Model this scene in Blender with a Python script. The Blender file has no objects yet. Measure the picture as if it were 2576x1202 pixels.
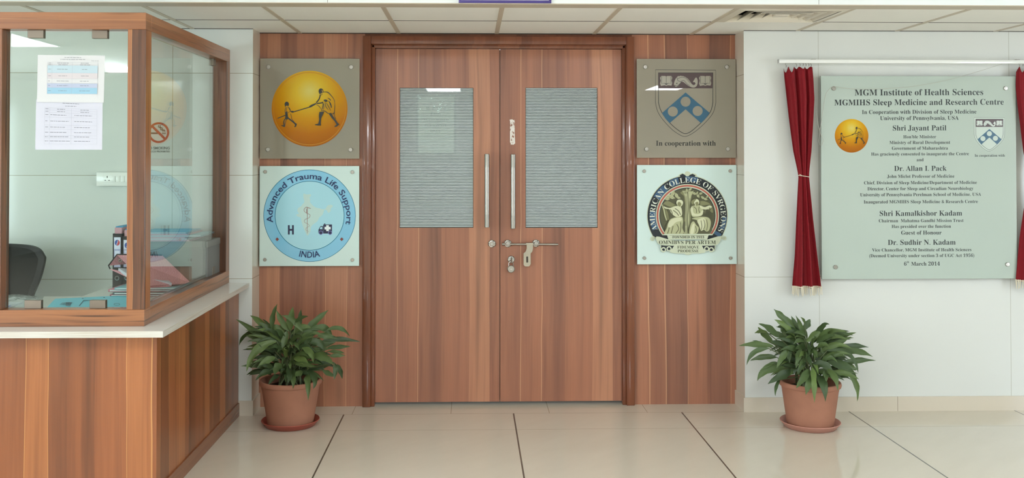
import bpy, bmesh, math, random
from mathutils import Vector, Matrix
from mathutils.geometry import tessellate_polygon
R = math.radians
random.seed(7)
scene = bpy.context.scene
COL = scene.collection

# ------------------------------------------------------------------ camera
W, H = 2576, 1202
F, CX, CY = 2462.6, 1250.5, 361.5
PITCH, YAW = R(0.811), R(1.506)
CAM = Vector((0, -6, 1.5125))
FW = Vector((math.sin(YAW)*math.cos(PITCH), math.cos(YAW)*math.cos(PITCH), math.sin(PITCH)))
RI = Vector((math.cos(YAW), -math.sin(YAW), 0))
UP = RI.cross(FW)
cd = bpy.data.cameras.new('camera'); cam = bpy.data.objects.new('camera', cd); COL.objects.link(cam)
M3 = Matrix((RI, UP, -FW)).transposed()
cam.matrix_world = Matrix.Translation(CAM) @ M3.to_4x4()
cd.sensor_width = 36; cd.lens = F/W*36
cd.shift_x = (W/2-CX)/W; cd.shift_y = (CY-H/2)/W
cd.clip_start = .05
scene.camera = cam

# ------------------------------------------------------------------ world and exposure
scene.view_settings.view_transform = 'Standard'
scene.view_settings.look = 'None'
scene.view_settings.exposure = 0.1
scene.view_settings.gamma = 1.0
wd = bpy.data.worlds.new('world'); scene.world = wd; wd.use_nodes = True
wd.node_tree.nodes['Background'].inputs[0].default_value = (.9, .95, 1, 1)
wd.node_tree.nodes['Background'].inputs[1].default_value = .3
PANEL_POWER = 34.0          # the ceiling light panels of the hall
WINDOW_POWER = 11.0          # glow of the hall windows, most of it added fill light

def at(px, py, X=None, Y=None, Z=None):
    """the place on a plane of the room that the photograph shows at (px, py)"""
    d = FW*F + RI*(px-CX) - UP*(py-CY)
    if X is not None: t = (X-CAM.x)/d.x
    elif Y is not None: t = (Y-CAM.y)/d.y
    else: t = (Z-CAM.z)/d.z
    return CAM + d*t

# ------------------------------------------------------------------ materials
def lin(c):
    return tuple(((v/255)/12.92 if v/255 <= .04045 else ((v/255+.055)/1.055)**2.4) for v in c[:3]) + (1,)

class NT:
    def schlick(s, r0=.04, p=5.):
        lw = s.node('ShaderNodeLayerWeight'); lw.inputs['Blend'].default_value = .5
        return s.math('ADD', s.math('MULTIPLY', s.math('POWER', lw.outputs['Facing'], p), 1-r0), r0)
    def __init__(s, name):
        s.m = bpy.data.materials.new(name); s.m.use_nodes = True
        s.t = s.m.node_tree; s.n = s.t.nodes; s.b = s.n['Principled BSDF']; s.out = s.n['Material Output']
    def node(s, typ, **kw):
        n = s.n.new(typ)
        for k, v in kw.items(): setattr(n, k, v)
        return n
    def link(s, a, b): s.t.links.new(a, b)
    def put(s, sock, v):
        if hasattr(v, 'is_output') or isinstance(v, bpy.types.NodeSocket): s.link(v, sock)
        else: sock.default_value = v
    def math(s, op, a, b=None, c=None):
        n = s.node('ShaderNodeMath', operation=op)
        s.put(n.inputs[0], a)
        if b is not None: s.put(n.inputs[1], b)
        if c is not None: s.put(n.inputs[2], c)
        return n.outputs[0]
    def mix(s, f, a, b):
        n = s.node('ShaderNodeMix', data_type='RGBA')
        s.put(n.inputs[0], f); s.put(n.inputs[6], a); s.put(n.inputs[7], b)
        return n.outputs[2]
    def xyz(s):
        tc = s.node('ShaderNodeTexCoord'); sp = s.node('ShaderNodeSeparateXYZ'); s.link(tc.outputs['Object'], sp.inputs[0])
        return tc.outputs['Object'], sp.outputs[0], sp.outputs[1], sp.outputs[2]
    def comb(s, x, y, z):
        n = s.node('ShaderNodeCombineXYZ')
        for i, v in enumerate((x, y, z)): s.put(n.inputs[i], v)
        return n.outputs[0]
    def noise(s, vec, scale, detail=2, rough=.5):
        n = s.node('ShaderNodeTexNoise'); s.link(vec, n.inputs['Vector'])
        n.inputs['Scale'].default_value = scale; n.inputs['Detail'].default_value = detail; n.inputs['Roughness'].default_value = rough
        return n.outputs[0]
    def ramp(s, f, stops):
        n = s.node('ShaderNodeValToRGB'); s.put(n.inputs[0], f); e = n.color_ramp.elements
        while len(e) < len(stops): e.new(.5)
        for el, (p, c) in zip(e, stops): el.position = p; el.color = c
        return n.outputs[0]
    def sum(s, lst):
        r = lst[0]
        for q in lst[1:]: r = s.math('ADD', r, q)
        return r

def mat(name, c, rough=.5, spec=.5, metal=0., coat=0., mottle=0.):
    q = NT(name); b = q.b
    b.inputs['Roughness'].default_value = rough; b.inputs['Metallic'].default_value = metal
    b.inputs['Specular IOR Level'].default_value = spec; b.inputs['Coat Weight'].default_value = coat; b.inputs['Coat Roughness'].default_value = .03
    c = lin(c)
    if mottle:
        v, x, y, z = q.xyz()
        d = tuple(u*(1-mottle) for u in c[:3]) + (1,); l = tuple(min(1, u*(1+mottle)) for u in c[:3]) + (1,)
        q.link(q.mix(q.noise(v, 9, 4, .6), d, l), b.inputs['Base Color'])
    else: b.inputs['Base Color'].default_value = c
    return q.m

def wood(name, pal, line, s_axis='xy', scale=8., rough=.25, linefrac=.62, dark=.55, coat=0., seed=0., sf=1.):
    """streaked laminate: broad bands of several browns, fine grain, some pale lines"""
    q = NT(name); v, x, y, z = q.xyz()
    if s_axis == 'xy': sc, g = q.math('ADD', x, y), z
    else: sc, g = z, q.math('ADD', x, y)
    sc = q.math('ADD', sc, seed)
    w1 = q.noise(q.comb(q.math('MULTIPLY', sc, 2.), q.math('MULTIPLY', g, .7), 1.), 1.5, 2)
    s2 = q.math('ADD', sc, q.math('MULTIPLY', q.math('SUBTRACT', w1, .5), .035))
    vo = q.node('ShaderNodeTexVoronoi', voronoi_dimensions='1D'); q.link(s2, vo.inputs['W']); vo.inputs['Scale'].default_value = scale
    sp = q.node('ShaderNodeSeparateColor'); q.link(vo.outputs['Color'], sp.inputs[0])
    ve = q.node('ShaderNodeTexVoronoi', voronoi_dimensions='1D', feature='DISTANCE_TO_EDGE'); q.link(s2, ve.inputs['W']); ve.inputs['Scale'].default_value = scale
    n1 = q.noise(q.comb(q.math('MULTIPLY', s2, 9.*sf), q.math('MULTIPLY', g, .4+.3*(sf-1)), 2.), 1., 3, .6)
    n2 = q.noise(q.comb(q.math('MULTIPLY', s2, 120.), q.math('MULTIPLY', g, 2.2), 3.), 1., 3, .6)
    f = q.math('ADD', q.math('MULTIPLY', sp.outputs[0], .5), q.math('MULTIPLY', n1, .5))
    n = len(pal); stops = [(.18+.64*i/(n-1), lin(c)) for i, c in enumerate(pal)]
    c0 = q.ramp(f, stops)
    st = q.noise(q.comb(q.math('MULTIPLY', s2, 15.*sf), q.math('MULTIPLY', g, .5+.4*(sf-1)), 5.), 1., 2, .5)
    stm = q.math('MULTIPLY', q.math('SMOOTH_MIN', q.math('MAXIMUM', q.math('MULTIPLY', q.math('SUBTRACT', st, .56), 6.), 0.), 1., .2), dark)
    c1 = q.mix(stm, c0, tuple(u*.62 for u in lin(pal[0])[:3]) + (1,))
    st2 = q.noise(q.comb(q.math('MULTIPLY', s2, 46.*sf), q.math('MULTIPLY', g, .9), 7.), 1., 2, .5)
    c1 = q.mix(q.math('MULTIPLY', q.math('MINIMUM', q.math('MAXIMUM', q.math('MULTIPLY', q.math('SUBTRACT', st2, .55), 5.), 0.), 1.), .38*dark), c1, tuple(u*.6 for u in lin(pal[0])[:3]) + (1,))
    gr = q.math('MULTIPLY', q.math('SUBTRACT', n2, .5), .35)
    br = q.math('ADD', gr, 1.)
    mm = q.node('ShaderNodeMix', data_type='RGBA', blend_type='MULTIPLY'); mm.inputs[0].default_value = 1
    q.link(c1, mm.inputs[6]); q.link(br, mm.inputs[7])
    lm = q.math('MULTIPLY', q.math('LESS_THAN', ve.outputs['Distance'], .028), q.math('GREATER_THAN', sp.outputs[1], linefrac))
    c2 = q.mix(q.math('MULTIPLY', lm, .75), mm.outputs[2], lin(line))
    q.link(c2, q.b.inputs['Base Color'])
    q.b.inputs['Roughness'].default_value = rough; q.b.inputs['Coat Weight'].default_value = coat
    return q.m

def tiles(name, base, seam, xs=(), zs=(), hw=.0016, rough=.07, axis='x'):
    q = NT(name); v, x, y, z = q.xyz()
    l = [q.math('COMPARE', x, a, hw) for a in xs] + [q.math('COMPARE', z, a, hw) if not isinstance(a, tuple) else q.math('MULTIPLY', q.math('COMPARE', z, a[0], hw), q.math('GREATER_THAN', x, a[1])) for a in zs]
    b = lin(base); cl = q.noise(v, 1.3, 3)
    bc = q.mix(cl, tuple(u*.985 for u in b[:3]) + (1,), b)
    if l: bc = q.mix(q.math('MINIMUM', q.sum(l), 1.), bc, lin(seam))
    q.link(bc, q.b.inputs['Base Color']); q.b.inputs['Roughness'].default_value = rough
    return q.m

def clear_glass(name, tint, ior=1.5, frost=None, fc=(128, 122, 108)):
    """a sheet of glass: what is behind it shows through, its surface mirrors by angle; frost = share of milky film"""
    q = NT(name)
    tr = q.node('ShaderNodeBsdfTransparent'); tr.inputs[0].default_value = tint + (1,)
    base = tr.outputs[0]
    if frost is not None:
        df = q.node('ShaderNodeBsdfDiffuse'); df.inputs[0].default_value = lin(fc)
        mx = q.node('ShaderNodeMixShader'); q.put(mx.inputs[0], frost); q.link(base, mx.inputs[1]); q.link(df.outputs[0], mx.inputs[2]); base = mx.outputs[0]
    gl = q.node('ShaderNodeBsdfGlossy'); gl.inputs['Roughness'].default_value = .01
    mx = q.node('ShaderNodeMixShader'); q.link(q.schlick(((ior-1)/(ior+1))**2, 5. if ior > 1.4 else 4.), mx.inputs[0]); q.link(base, mx.inputs[1]); q.link(gl.outputs[0], mx.inputs[2])
    q.link(mx.outputs[0], q.out.inputs[0])
    return q.m

def emit(name, c, s):
    q = NT(name); e = q.node('ShaderNodeEmission'); e.inputs[0].default_value = lin(c); e.inputs[1].default_value = s
    q.link(e.outputs[0], q.out.inputs[0]); return q.m

def striped_glass(name, pitch):
    q = NT(name); v, x, y, z = q.xyz()
    ph = q.math('FRACT', q.math('MULTIPLY', z, 1/pitch))
    m = q.math('GREATER_THAN', ph, .5)
    tr = q.node('ShaderNodeBsdfTransparent'); tr.inputs[0].default_value = (.92, .96, .95, 1)
    df = q.node('ShaderNodeBsdfDiffuse'); df.inputs[0].default_value = lin((232, 242, 241))
    d2 = q.node('ShaderNodeBsdfDiffuse'); d2.inputs[0].default_value = lin((120, 136, 134))
    m2 = q.node('ShaderNodeMixShader'); m2.inputs[0].default_value = .07; q.link(tr.outputs[0], m2.inputs[1]); q.link(d2.outputs[0], m2.inputs[2])
    m3 = q.node('ShaderNodeMixShader'); m3.inputs[0].default_value = .68; q.link(tr.outputs[0], m3.inputs[1]); q.link(df.outputs[0], m3.inputs[2])
    m1 = q.node('ShaderNodeMixShader'); q.link(m, m1.inputs[0]); q.link(m2.outputs[0], m1.inputs[1]); q.link(m3.outputs[0], m1.inputs[2])
    gl = q.node('ShaderNodeBsdfGlossy'); gl.inputs['Roughness'].default_value = .015
    mx = q.node('ShaderNodeMixShader'); q.link(q.schlick(), mx.inputs[0]); q.link(m1.outputs[0], mx.inputs[1]); q.link(gl.outputs[0], mx.inputs[2])
    q.link(mx.outputs[0], q.out.inputs[0]); return q.m

PAL_DOOR = [(118, 80, 67), (147, 97, 76), (167, 111, 85), (183, 128, 98), (160, 108, 84)]
PAL_CNT = [(96, 58, 38), (130, 78, 48), (151, 91, 55), (165, 104, 62), (142, 87, 53)]
PAL_BEAM = [(78, 52, 38), (112, 73, 50), (138, 89, 58), (160, 106, 68), (128, 82, 54)]
MT = {}
MT['door'] = wood('door_laminate', PAL_DOOR, (206, 158, 120), scale=7.4, rough=.3, seed=3.2)
MT['cladding'] = wood('cladding_laminate', PAL_DOOR, (200, 150, 114), scale=7.5, rough=.3, seed=11.7, linefrac=.7)
MT['counter'] = wood('counter_laminate', PAL_CNT, (196, 142, 86), scale=9, rough=.28, seed=5.1)
MT['beam'] = wood('booth_frame_laminate', PAL_BEAM, (196, 140, 90), s_axis='z', scale=16, rough=.28, dark=.9, seed=2.3, sf=4., linefrac=.8)
MT['post'] = wood('booth_post_laminate', PAL_BEAM, (196, 140, 90), s_axis='xy', scale=16, rough=.28, dark=.9, seed=8.3, sf=3.5, linefrac=.8)
MT['kick'] = wood('kick_strip_laminate', [(112, 70, 48), (130, 82, 56), (142, 92, 62)], (140, 92, 62), s_axis='z', scale=10, rough=.25, dark=.25)
MT['frame'] = wood('varnished_frame_wood', [(104, 58, 38), (120, 68, 44), (130, 76, 50)], (136, 82, 54), scale=14, rough=.18, linefrac=.95, dark=.3, coat=.3)
MT['white'] = mat('white_laminate', (232, 233, 227), .12)
MT['paint'] = mat('white_paint', (226, 229, 224), .5)
MT['soffit'] = mat('ceiling_board', (240, 238, 230), .8, .2, mottle=.02)
MT['tbar'] = mat('ceiling_bar', (196, 184, 164), .5)
MT['gap'] = mat('dark_gap', (58, 52, 44), .8)
MT['steel'] = mat('brushed_steel', (166, 162, 155), .28, metal=1.)
MT['chrome'] = mat('polished_steel', (180, 178, 174), .14, metal=1.)
MT['clampm'] = mat('satin_clamp_metal', (128, 118, 106), .35, metal=.85)
MT['black'] = mat('black_plastic', (20, 21, 20), .55, .25)
MT['mesh'] = mat('black_mesh_cloth', (22, 24, 23), .85, .15)
MT['paper'] = mat('white_paper', (208, 209, 209), .7, .2)
MT['paper2'] = mat('bluish_white_paper', (200, 201, 211), .7, .2)
MT['ink'] = mat('black_ink', (34, 40, 40), .4)
MT['greyink'] = mat('grey_ink', (124, 126, 132), .7)
MT['paleink'] = mat('pale_rule_ink', (170, 173, 182), .7)
MT['skirting'] = tiles('skirting_tile', (206, 196, 178), (150, 140, 122), xs=[2.545, 3.6, 4.6], rough=.1)
MT['terracotta'] = mat('terracotta', (160, 112, 90), .75, .2, mottle=.16)
MT['saucer_red'] = mat('red_plastic_saucer', (158, 78, 62), .45)
MT['saucer_pink'] = mat('dusty_pink_saucer', (182, 130, 114), .5, mottle=.1)
MT['soil'] = mat('dark_soil', (54, 42, 32), .95, .1, mottle=.4)
MT['navy'] = mat('navy_ink', (26, 44, 92), .5)
MT['navy2'] = mat('deep_navy_ink', (34, 36, 70), .5)
MT['redbrown'] = mat('red_brown_ink', (128, 62, 54), .5)
MT['purple'] = mat('purple_border', (70, 58, 128), .4)
MT['cream'] = mat('cream_cord', (222, 214, 192), .8, .2)
MT['cordgrey'] = mat('grey_cord', (178, 176, 164), .8, .2)
MT['clear'] = clear_glass('clear_plate_glass', (.925, .965, .943), 1.36)
MT['edge'] = mat('green_glass_edge', (92, 112, 100), .15)
MT['panel'] = emit('light_panel', (246, 250, 255), PANEL_POWER)

# ------------------------------------------------------------------ mesh building
class MB:
    def __init__(s): s.v = []; s.f = []; s.mi = []; s.mats = []; s.cur = 0
    def use(s, m):
        if m not in s.mats: s.mats.append(m)
        s.cur = s.mats.index(m); return s
    def add(s, vs, fs):
        o = len(s.v); s.v += [Vector(p) for p in vs]
        for f in fs: s.f.append([o+i for i in f]); s.mi.append(s.cur)
        return s
    def box(s, x0, x1, y0, y1, z0, z1, bev=0., seg=2):
        if x0 > x1: x0, x1 = x1, x0
        if y0 > y1: y0, y1 = y1, y0
        if z0 > z1: z0, z1 = z1, z0
        bm = bmesh.new(); bmesh.ops.create_cube(bm, size=1)
        for v in bm.verts: v.co = Vector(((x0+x1)/2+v.co.x*(x1-x0), (y0+y1)/2+v.co.y*(y1-y0), (z0+z1)/2+v.co.z*(z1-z0)))
        if bev: bmesh.ops.bevel(bm, geom=bm.edges[:], offset=bev, segments=seg, affect='EDGES', profile=.5)
        bm.verts.index_update(); s.add([v.co.copy() for v in bm.verts], [[v.index for v in f.verts] for f in bm.faces]); bm.free(); return s
    def lathe(s, c, prof, n=40, axis='z', cap=True):
        vs = []; fs = []; m = len(prof)
        for r, h in prof:
            for k in range(n):
                a = 2*math.pi*k/n; p = (r*math.cos(a), r*math.sin(a), h)
                if axis == 'y': p = (p[0], h, p[1])
                if axis == 'x': p = (h, p[0], p[1])
                vs.append(Vector(c)+Vector(p))
        for i in range(m-1):
            for k in range(n): fs.append([i*n+k, i*n+(k+1) % n, (i+1)*n+(k+1) % n, (i+1)*n+k])
        if cap:
            if prof[0][0] > 1e-6: fs.append(list(range(n))[::-1])
            if prof[-1][0] > 1e-6: fs.append(list(range((m-1)*n, m*n)))
        return s.add(vs, fs)
    def tube(s, pts, r, n=8, cap=True):
        pts = [Vector(p) for p in pts]; vs = []; fs = []
        rr = r if isinstance(r, (list, tuple)) else [r]*len(pts)
        nrm = None
        for i, p in enumerate(pts):
            t = (pts[min(i+1, len(pts)-1)]-pts[max(i-1, 0)]).normalized()
            if nrm is None: nrm = t.orthogonal().normalized()
            nrm = (nrm - t*nrm.dot(t)).normalized(); b = t.cross(nrm)
            for k in range(n):
                a = 2*math.pi*k/n; vs.append(p+(nrm*math.cos(a)+b*math.sin(a))*rr[i])
        for i in range(len(pts)-1):
            for k in range(n): fs.append([i*n+k, i*n+(k+1) % n, (i+1)*n+(k+1) % n, (i+1)*n+k])
        if cap: fs.append(list(range(n))[::-1]); fs.append(list(range((len(pts)-1)*n, len(pts)*n)))
        return s.add(vs, fs)
    def flat(s, pts, Y, holes=()):
        """a printed area on a plane Y = const, facing the hall"""
        loops = [[Vector((p[0], Y, p[1])) for p in pts]] + [[Vector((p[0], Y, p[1])) for p in h] for h in holes]
        vs = [p for l in loops for p in l]
        return s.add(vs, [list(t) for t in tessellate_polygon(loops)])
    def prism(s, pts, y0, y1):
        n = len(pts); loop = [Vector((p[0], 0, p[1])) for p in pts]
        tr = [list(t) for t in tessellate_polygon([loop])]
        vs = [(p[0], y0, p[1]) for p in pts] + [(p[0], y1, p[1]) for p in pts]
        fs = tr + [[n+i for i in t[::-1]] for t in tr] + [[i, (i+1) % n, n+(i+1) % n, n+i] for i in range(n)]
        return s.add(vs, fs)
    def build(s, name, m=None, parent=None, loc=None, smooth=True, ang=35):
        me = bpy.data.meshes.new(name)
        if m is not None and not s.mats: s.mats = [m]
        org = ORG[parent.name] if parent is not None else Vector(loc or (0, 0, 0))
        me.from_pydata([v-org for v in s.v], [], s.f)
        for k in s.mats: me.materials.append(k)
        me.polygons.foreach_set('material_index', s.mi)
        bm = bmesh.new(); bm.from_mesh(me); bmesh.ops.recalc_face_normals(bm, faces=bm.faces[:]); bm.to_mesh(me); bm.free()
        if smooth:
            me.polygons.foreach_set('use_smooth', [True]*len(me.polygons)); me.set_sharp_from_angle(angle=R(ang))
        me.update()
        o = bpy.data.objects.new(name, me); COL.objects.link(o)
        if parent is not None: o.parent = parent
        else: o.location = org
        ORG[o.name] = org.copy()
        return o
ORG = {}
def tag(o, label, cat, group=None):
    o['label'] = label; o['category'] = cat
    if group: o['group'] = group
    return o
def thing(name, loc, label, cat, group=None):
    o = bpy.data.objects.new(name, None); COL.objects.link(o); o.location = loc; o.empty_display_size = .05
    ORG[o.name] = Vector(loc); return tag(o, label, cat, group)
def struct(o, label=None):
    o['kind'] = 'structure'
    if label: o['label'] = label
    return o
def copy_part(src, offset, parent):
    c = src.copy(); COL.objects.link(c); c.parent = parent; c.location = src.location+Vector(offset); ORG[c.name] = ORG[parent.name]; return c

# lettering: a serif face (bold roman letters) and the plain built-in sans
TXT = {}
def text_geo(s, serif=True, off=0.):
    k = (s, serif, off)
    if k not in TXT:
        b = s
        if serif:
            b = ''.join(chr(0x1D400+ord(c)-65) if 'A' <= c <= 'Z' else chr(0x1D41A+ord(c)-97) if 'a' <= c <= 'z' else chr(0x1D7CE+ord(c)-48) if '0' <= c <= '9' else c for c in s)
        c = bpy.data.curves.new('t', 'FONT'); c.body = b; c.size = 1; c.resolution_u = 3; c.offset = off
        o = bpy.data.objects.new('t', c); COL.objects.link(o)
        dg = bpy.context.evaluated_depsgraph_get(); me = bpy.data.meshes.new_from_object(o.evaluated_get(dg))
        vs = [(v.co.x, v.co.y) for v in me.vertices]; fs = [list(p.vertices) for p in me.polygons]
        bpy.data.objects.remove(o); bpy.data.curves.remove(c); bpy.data.meshes.remove(me)
        TXT[k] = (vs, fs, min(v[0] for v in vs), max(v[0] for v in vs))
    return TXT[k]
def text_line(mb, s, P0, P1, Y, serif=True, off=0., sy=1.):
    """lettering from world point P0 to P1 along its baseline"""
    vs, fs, a, b = text_geo(s, serif, off)
    P0 = Vector((P0[0], 0, P0[1])); P1 = Vector((P1[0], 0, P1[1])); d = P1-P0; k = d.length/(b-a); d.normalize(); u = Vector((-d.z, 0, d.x))
    mb.add([P0+d*(x-a)*k+u*y*k*sy+Vector((0, Y, 0)) for x, y in vs], fs)
def text_arc(mb, s, c, rad, a0, a1, size, Y, serif=False, off=0., inward=False):
    """lettering bent round a circle, from angle a0 to a1 (degrees)"""
    vs, fs, a, b = text_geo(s, serif, off); out = []
    for x, y in vs:
        th = R(a0+(a1-a0)*(x-a)/(b-a)); r = rad+(-y if inward else y)*size
        out.append((c[0]+r*math.cos(th), Y, c[1]+r*math.sin(th)))
    mb.add(out, fs)
def circ(c, r, n=64): return [(c[0]+r*math.cos(2*math.pi*i/n), c[1]+r*math.sin(2*math.pi*i/n)) for i in range(n)]

# ------------------------------------------------------------------ the room
XL, XR, YW, ZC, YB = -1.2894, 1.6290, -.1916, 2.2737, -1.0947     # alcove sides, wall front, low ceiling, bulkhead
FLx, FRx, ZF = -.6607, .9983, 2.2547
HX0, HX1, HY0, HZ = -7.0, 6.0, -14.0, 2.75
YJ = at(1300, 1080, Z=0).y
YB1 = at(1270, 8, Z=ZC).y
qf = NT('polished_floor_tile'); v_, x_, y_, z_ = qf.xyz()
main = qf.math('LESS_THAN', y_, YW)
xl = qf.math('MULTIPLY', qf.math('COMPARE', qf.math('FRACT', qf.math('ADD', x_, 20.7502+.5)), .5, .0042), main)
yl = qf.math('COMPARE', qf.math('FRACT', qf.math('ADD', y_, 20-YJ+.5)), .5, .0013)
yl2 = qf.math('COMPARE', y_, YW, .0015)
al = qf.math('MULTIPLY', qf.math('SUBTRACT', 1., main), qf.math('COMPARE', qf.math('FRACT', qf.math('MULTIPLY', qf.math('ADD', x_, 5.83-.463+.2915), 1/.583)), .5, .0022))
cloud = qf.noise(qf.comb(qf.math('MULTIPLY', qf.math('ADD', x_, y_), 1.2), qf.math('MULTIPLY', qf.math('SUBTRACT', x_, y_), 4.), 0.), 1.4, 4, .6)
fb = qf.mix(cloud, lin((208, 199, 181)), lin((218, 210, 193)))
fb = qf.mix(qf.math('MINIMUM', qf.sum([qf.math('MULTIPLY', yl, main), yl2, al]), 1.), fb, lin((150, 134, 110)))
fb = qf.mix(xl, fb, lin((86, 84, 74)))
qf.link(fb, qf.b.inputs['Base Color']); qf.b.inputs['Roughness'].default_value = .06
struct(MB().box(HX0, HX1, HY0, 3.2, -.1, 0).build('floor', qf.m, smooth=False))
struct(MB().box(HX0, HX1, HY0, YB1, HZ, HZ+.1).build('ceiling', MT['paint'], smooth=False))
ZS = [.8003, 1.4085, 2.01]
wl = tiles('left_wall_tile', (213, 217, 211), (158, 154, 134), xs=[at(434, 300, Y=YW).x, at(434, 300, Y=YW).x-1.2], zs=ZS)
wr = tiles('right_wall_tile', (213, 215, 209), (178, 178, 166), xs=[at(2060, 450, Y=YW).x, at(2540, 450, Y=YW).x, 4.4], zs=[ZS[0], (2.0, at(2060, 450, Y=YW).x)], rough=.22)
wa = tiles('alcove_side_tile', (206, 196, 178), (150, 140, 120), zs=ZS)
def block(name, x0, x1, y0, y1, z0, z1, m, ms=None):
    """a wall block; its face towards the alcove may carry another tile"""
    mb = MB(); mb.use(m); mb.box(x0, x1, y0, y1, z0, z1)
    if ms is not None:
        mb.use(ms); k = mb.cur
        for i, f in enumerate(mb.f):
            xs = [mb.v[j].x for j in f]
            if max(xs)-min(xs) < 1e-6: mb.mi[i] = k
    return struct(mb.build(name, smooth=False))
block('wall_left', HX0, XL, YW, .1, 0, HZ, wl, wa)
block('wall_right', XR, HX1, YW, .1, 0, HZ, wr, wa)
block('wall_side_left', HX0-.1, HX0, HY0, .1, 0, HZ, MT['paint'])
block('wall_side_right', HX1, HX1+.1, HY0, .1, 0, HZ, MT['paint'])
block('wall_rear', HX0, HX1, HY0-.1, HY0, 0, HZ, MT['paint'])
# wood cladding of the alcove
struct(MB().box(XL, FLx+.01, 0, .1, 0, ZC).build('wall_back_left', MT['cladding'], smooth=False))
struct(MB().box(FRx-.01, XR, 0, .1, 0, ZC).build('wall_back_right', MT['cladding'], smooth=False))
struct(MB().box(FLx+.01, FRx-.01, .0, .1, ZF-.01, ZC).build('wall_back_header', MT['frame'], smooth=False))
# bulkhead
bx = [at(824, 5, Y=YB1).x, at(2060, 6, Y=YB1).x]
struct(MB().box(HX0, HX1, YB1, YB1+.1, ZC, HZ+.1).build('wall_bulkhead', tiles('bulkhead_board', (230, 234, 232), (150, 150, 140), xs=bx, rough=.3), smooth=False))
# low ceiling with its bars
ycb = at(1000, 51.5, Z=ZC).y; k0 = -1.0447
ax0, ax1, ay0, ay1 = k0+.5998*4+.045, k0+.5998*5-.045, YB+.066, ycb-.038        # opening of the air diffuser
b = MB(); b.box(HX0, ax0, YB1+.1, .1, ZC, ZC+.02); b.box(ax1, HX1, YB1+.1, .1, ZC, ZC+.02); b.box(ax0, ax1, YB1+.1, ay0, ZC, ZC+.02) if ay0 > YB1+.1 else None; b.box(ax0, ax1, ay1, .1, ZC, ZC+.02)
cl = struct(b.build('ceiling_alcove', MT['soffit'], smooth=False))
g = MB(); g.use(MT['tbar'])
for k in range(-8, 9):
    x = k0+.5998*k
    if HX0+.1 < x < HX1-.1: g.box(x-.0125, x+.0125, YB+.03, .0 if XL < x < XR else YW, ZC-.003, ZC)
g.box(HX0, HX1, YB1+.002, YB+.03, ZC-.004, ZC)
g.use(MT['gap']); g.box(HX0, HX1, ycb-.0035, ycb+.0035, ZC-.0015, ZC)
g.box(XL, XR, -.012, 0, ZC-.004, ZC); g.box(HX0, XL, YW-.008, YW, ZC-.003, ZC); g.box(XR, HX1, YW-.007, YW, ZC-.003, ZC)
struct(g.build('ceiling_grid', smooth=False))
# skirting tiles
sk = .0855; so = .009
b = MB(); b.use(MT['skirting']); b.box(XR-so, HX1, YW-so, YW, 0, sk); b.box(XR-so, XR, YW, 0, 0, sk)
struct(b.build('baseboard_right', smooth=False))
b = MB(); b.use(MT['skirting']); b.box(-1.366, XL+so, YW-so, YW, 0, sk); b.box(XL, XL+so, YW, 0, 0, sk)
struct(b.build('baseboard_left', smooth=False))
# corridor behind the doors
b = MB(); cor = mat('corridor_paint', (150, 158, 156), .6)
b.use(cor); b.box(-1.25, -1.2, .1, 3.1, 0, 2.4); b.box(1.55, 1.6, .1, 3.1, 0, 2.4); b.box(-1.25, 1.6, 3.1, 3.2, 0, 2.4); b.box(-1.25, 1.6, .1, 3.2, 2.4, 2.5)
struct(b.build('wall_corridor', smooth=False))
cl_ = thing('ceiling_light', (.15, 1.9, 2.4), 'added fill light under the corridor ceiling behind the double doors', 'light')  # added unseen lamp, brightens what shows through the door glass
MB().box(-.15, .45, 1.6, 2.2, 2.385, 2.4).build('diffuser', emit('corridor_fill', (235, 245, 255), 9.), cl_)
# light panels of the hall
pan = [(-.55, -5.2), (1.35, -5.2), (-4.82, -7.6), (-.5, -11.5), (3.43, -11.1), (-4.9, -10.9)]  # first two placed near the camera as fill, standing for bounced flash
pwh = ['placed as fill overhead of the viewer, facing the double doors', 'added as fill overhead of the viewer, right of the door axis', 'in the middle of the booth side of the hall',
       'far behind the viewer facing the double doors', 'far behind the viewer on the plaque side', 'far behind the viewer on the booth side']
for (x, y), wh in zip(pan, pwh):
    t = thing('ceiling_light', (x, y, HZ), 'white rectangular ceiling light panel '+wh, 'light', 'hall ceiling lights')
    f = MB(); f.use(MT['paint'])
    for a in ((-.32, -.3, -.62, .62), (.3, .32, -.62, .62), (-.3, .3, -.62, -.6), (-.3, .3, .6, .62)): f.box(x+a[0], x+a[1], y+a[2], y+a[3], HZ-.02, HZ)
    f.build('trim', None, t, smooth=False)
    MB().box(x-.3, x+.3, y-.6, y+.6, HZ-.014, HZ-.004).build('diffuser', MT['panel'], t, smooth=False)
# unseen side-wall windows, added as fill light; a narrow one behind the camera
pane_glow = emit('window_glow', (232, 242, 253), WINDOW_POWER)
def unseen_window(n, u0, u1, z0, z1, wall):
    f = MB()
    def bx_(a0, a1, d, c0, c1):
        if wall == 'rear': f.box(a0, a1, HY0, HY0+d, c0, c1)
        elif wall == 'left': f.box(HX0, HX0+d, a0, a1, c0, c1)
        else: f.box(HX1-d, HX1, a0, a1, c0, c1)
    f.use(MT['paint'])
    bx_(u0-.05, u0, .05, z0-.05, z1+.05); bx_(u1, u1+.05, .05, z0-.05, z1+.05); bx_(u0, u1, .05, z0-.05, z0); bx_(u0, u1, .05, z1, z1+.05)
    for k in range(1, max(2, round((u1-u0)/1.2))): bx_(u0+(u1-u0)*k/max(2, round((u1-u0)/1.2))-.02, u0+(u1-u0)*k/max(2, round((u1-u0)/1.2))+.02, .04, z0, z1)
    f.use(pane_glow); bx_(u0, u1, .01, z0, z1); struct(f.build('unseen_window_%d' % n, smooth=False))
unseen_window(1, -4.62, -4.24, 1.66, 1.95, 'rear')
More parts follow.
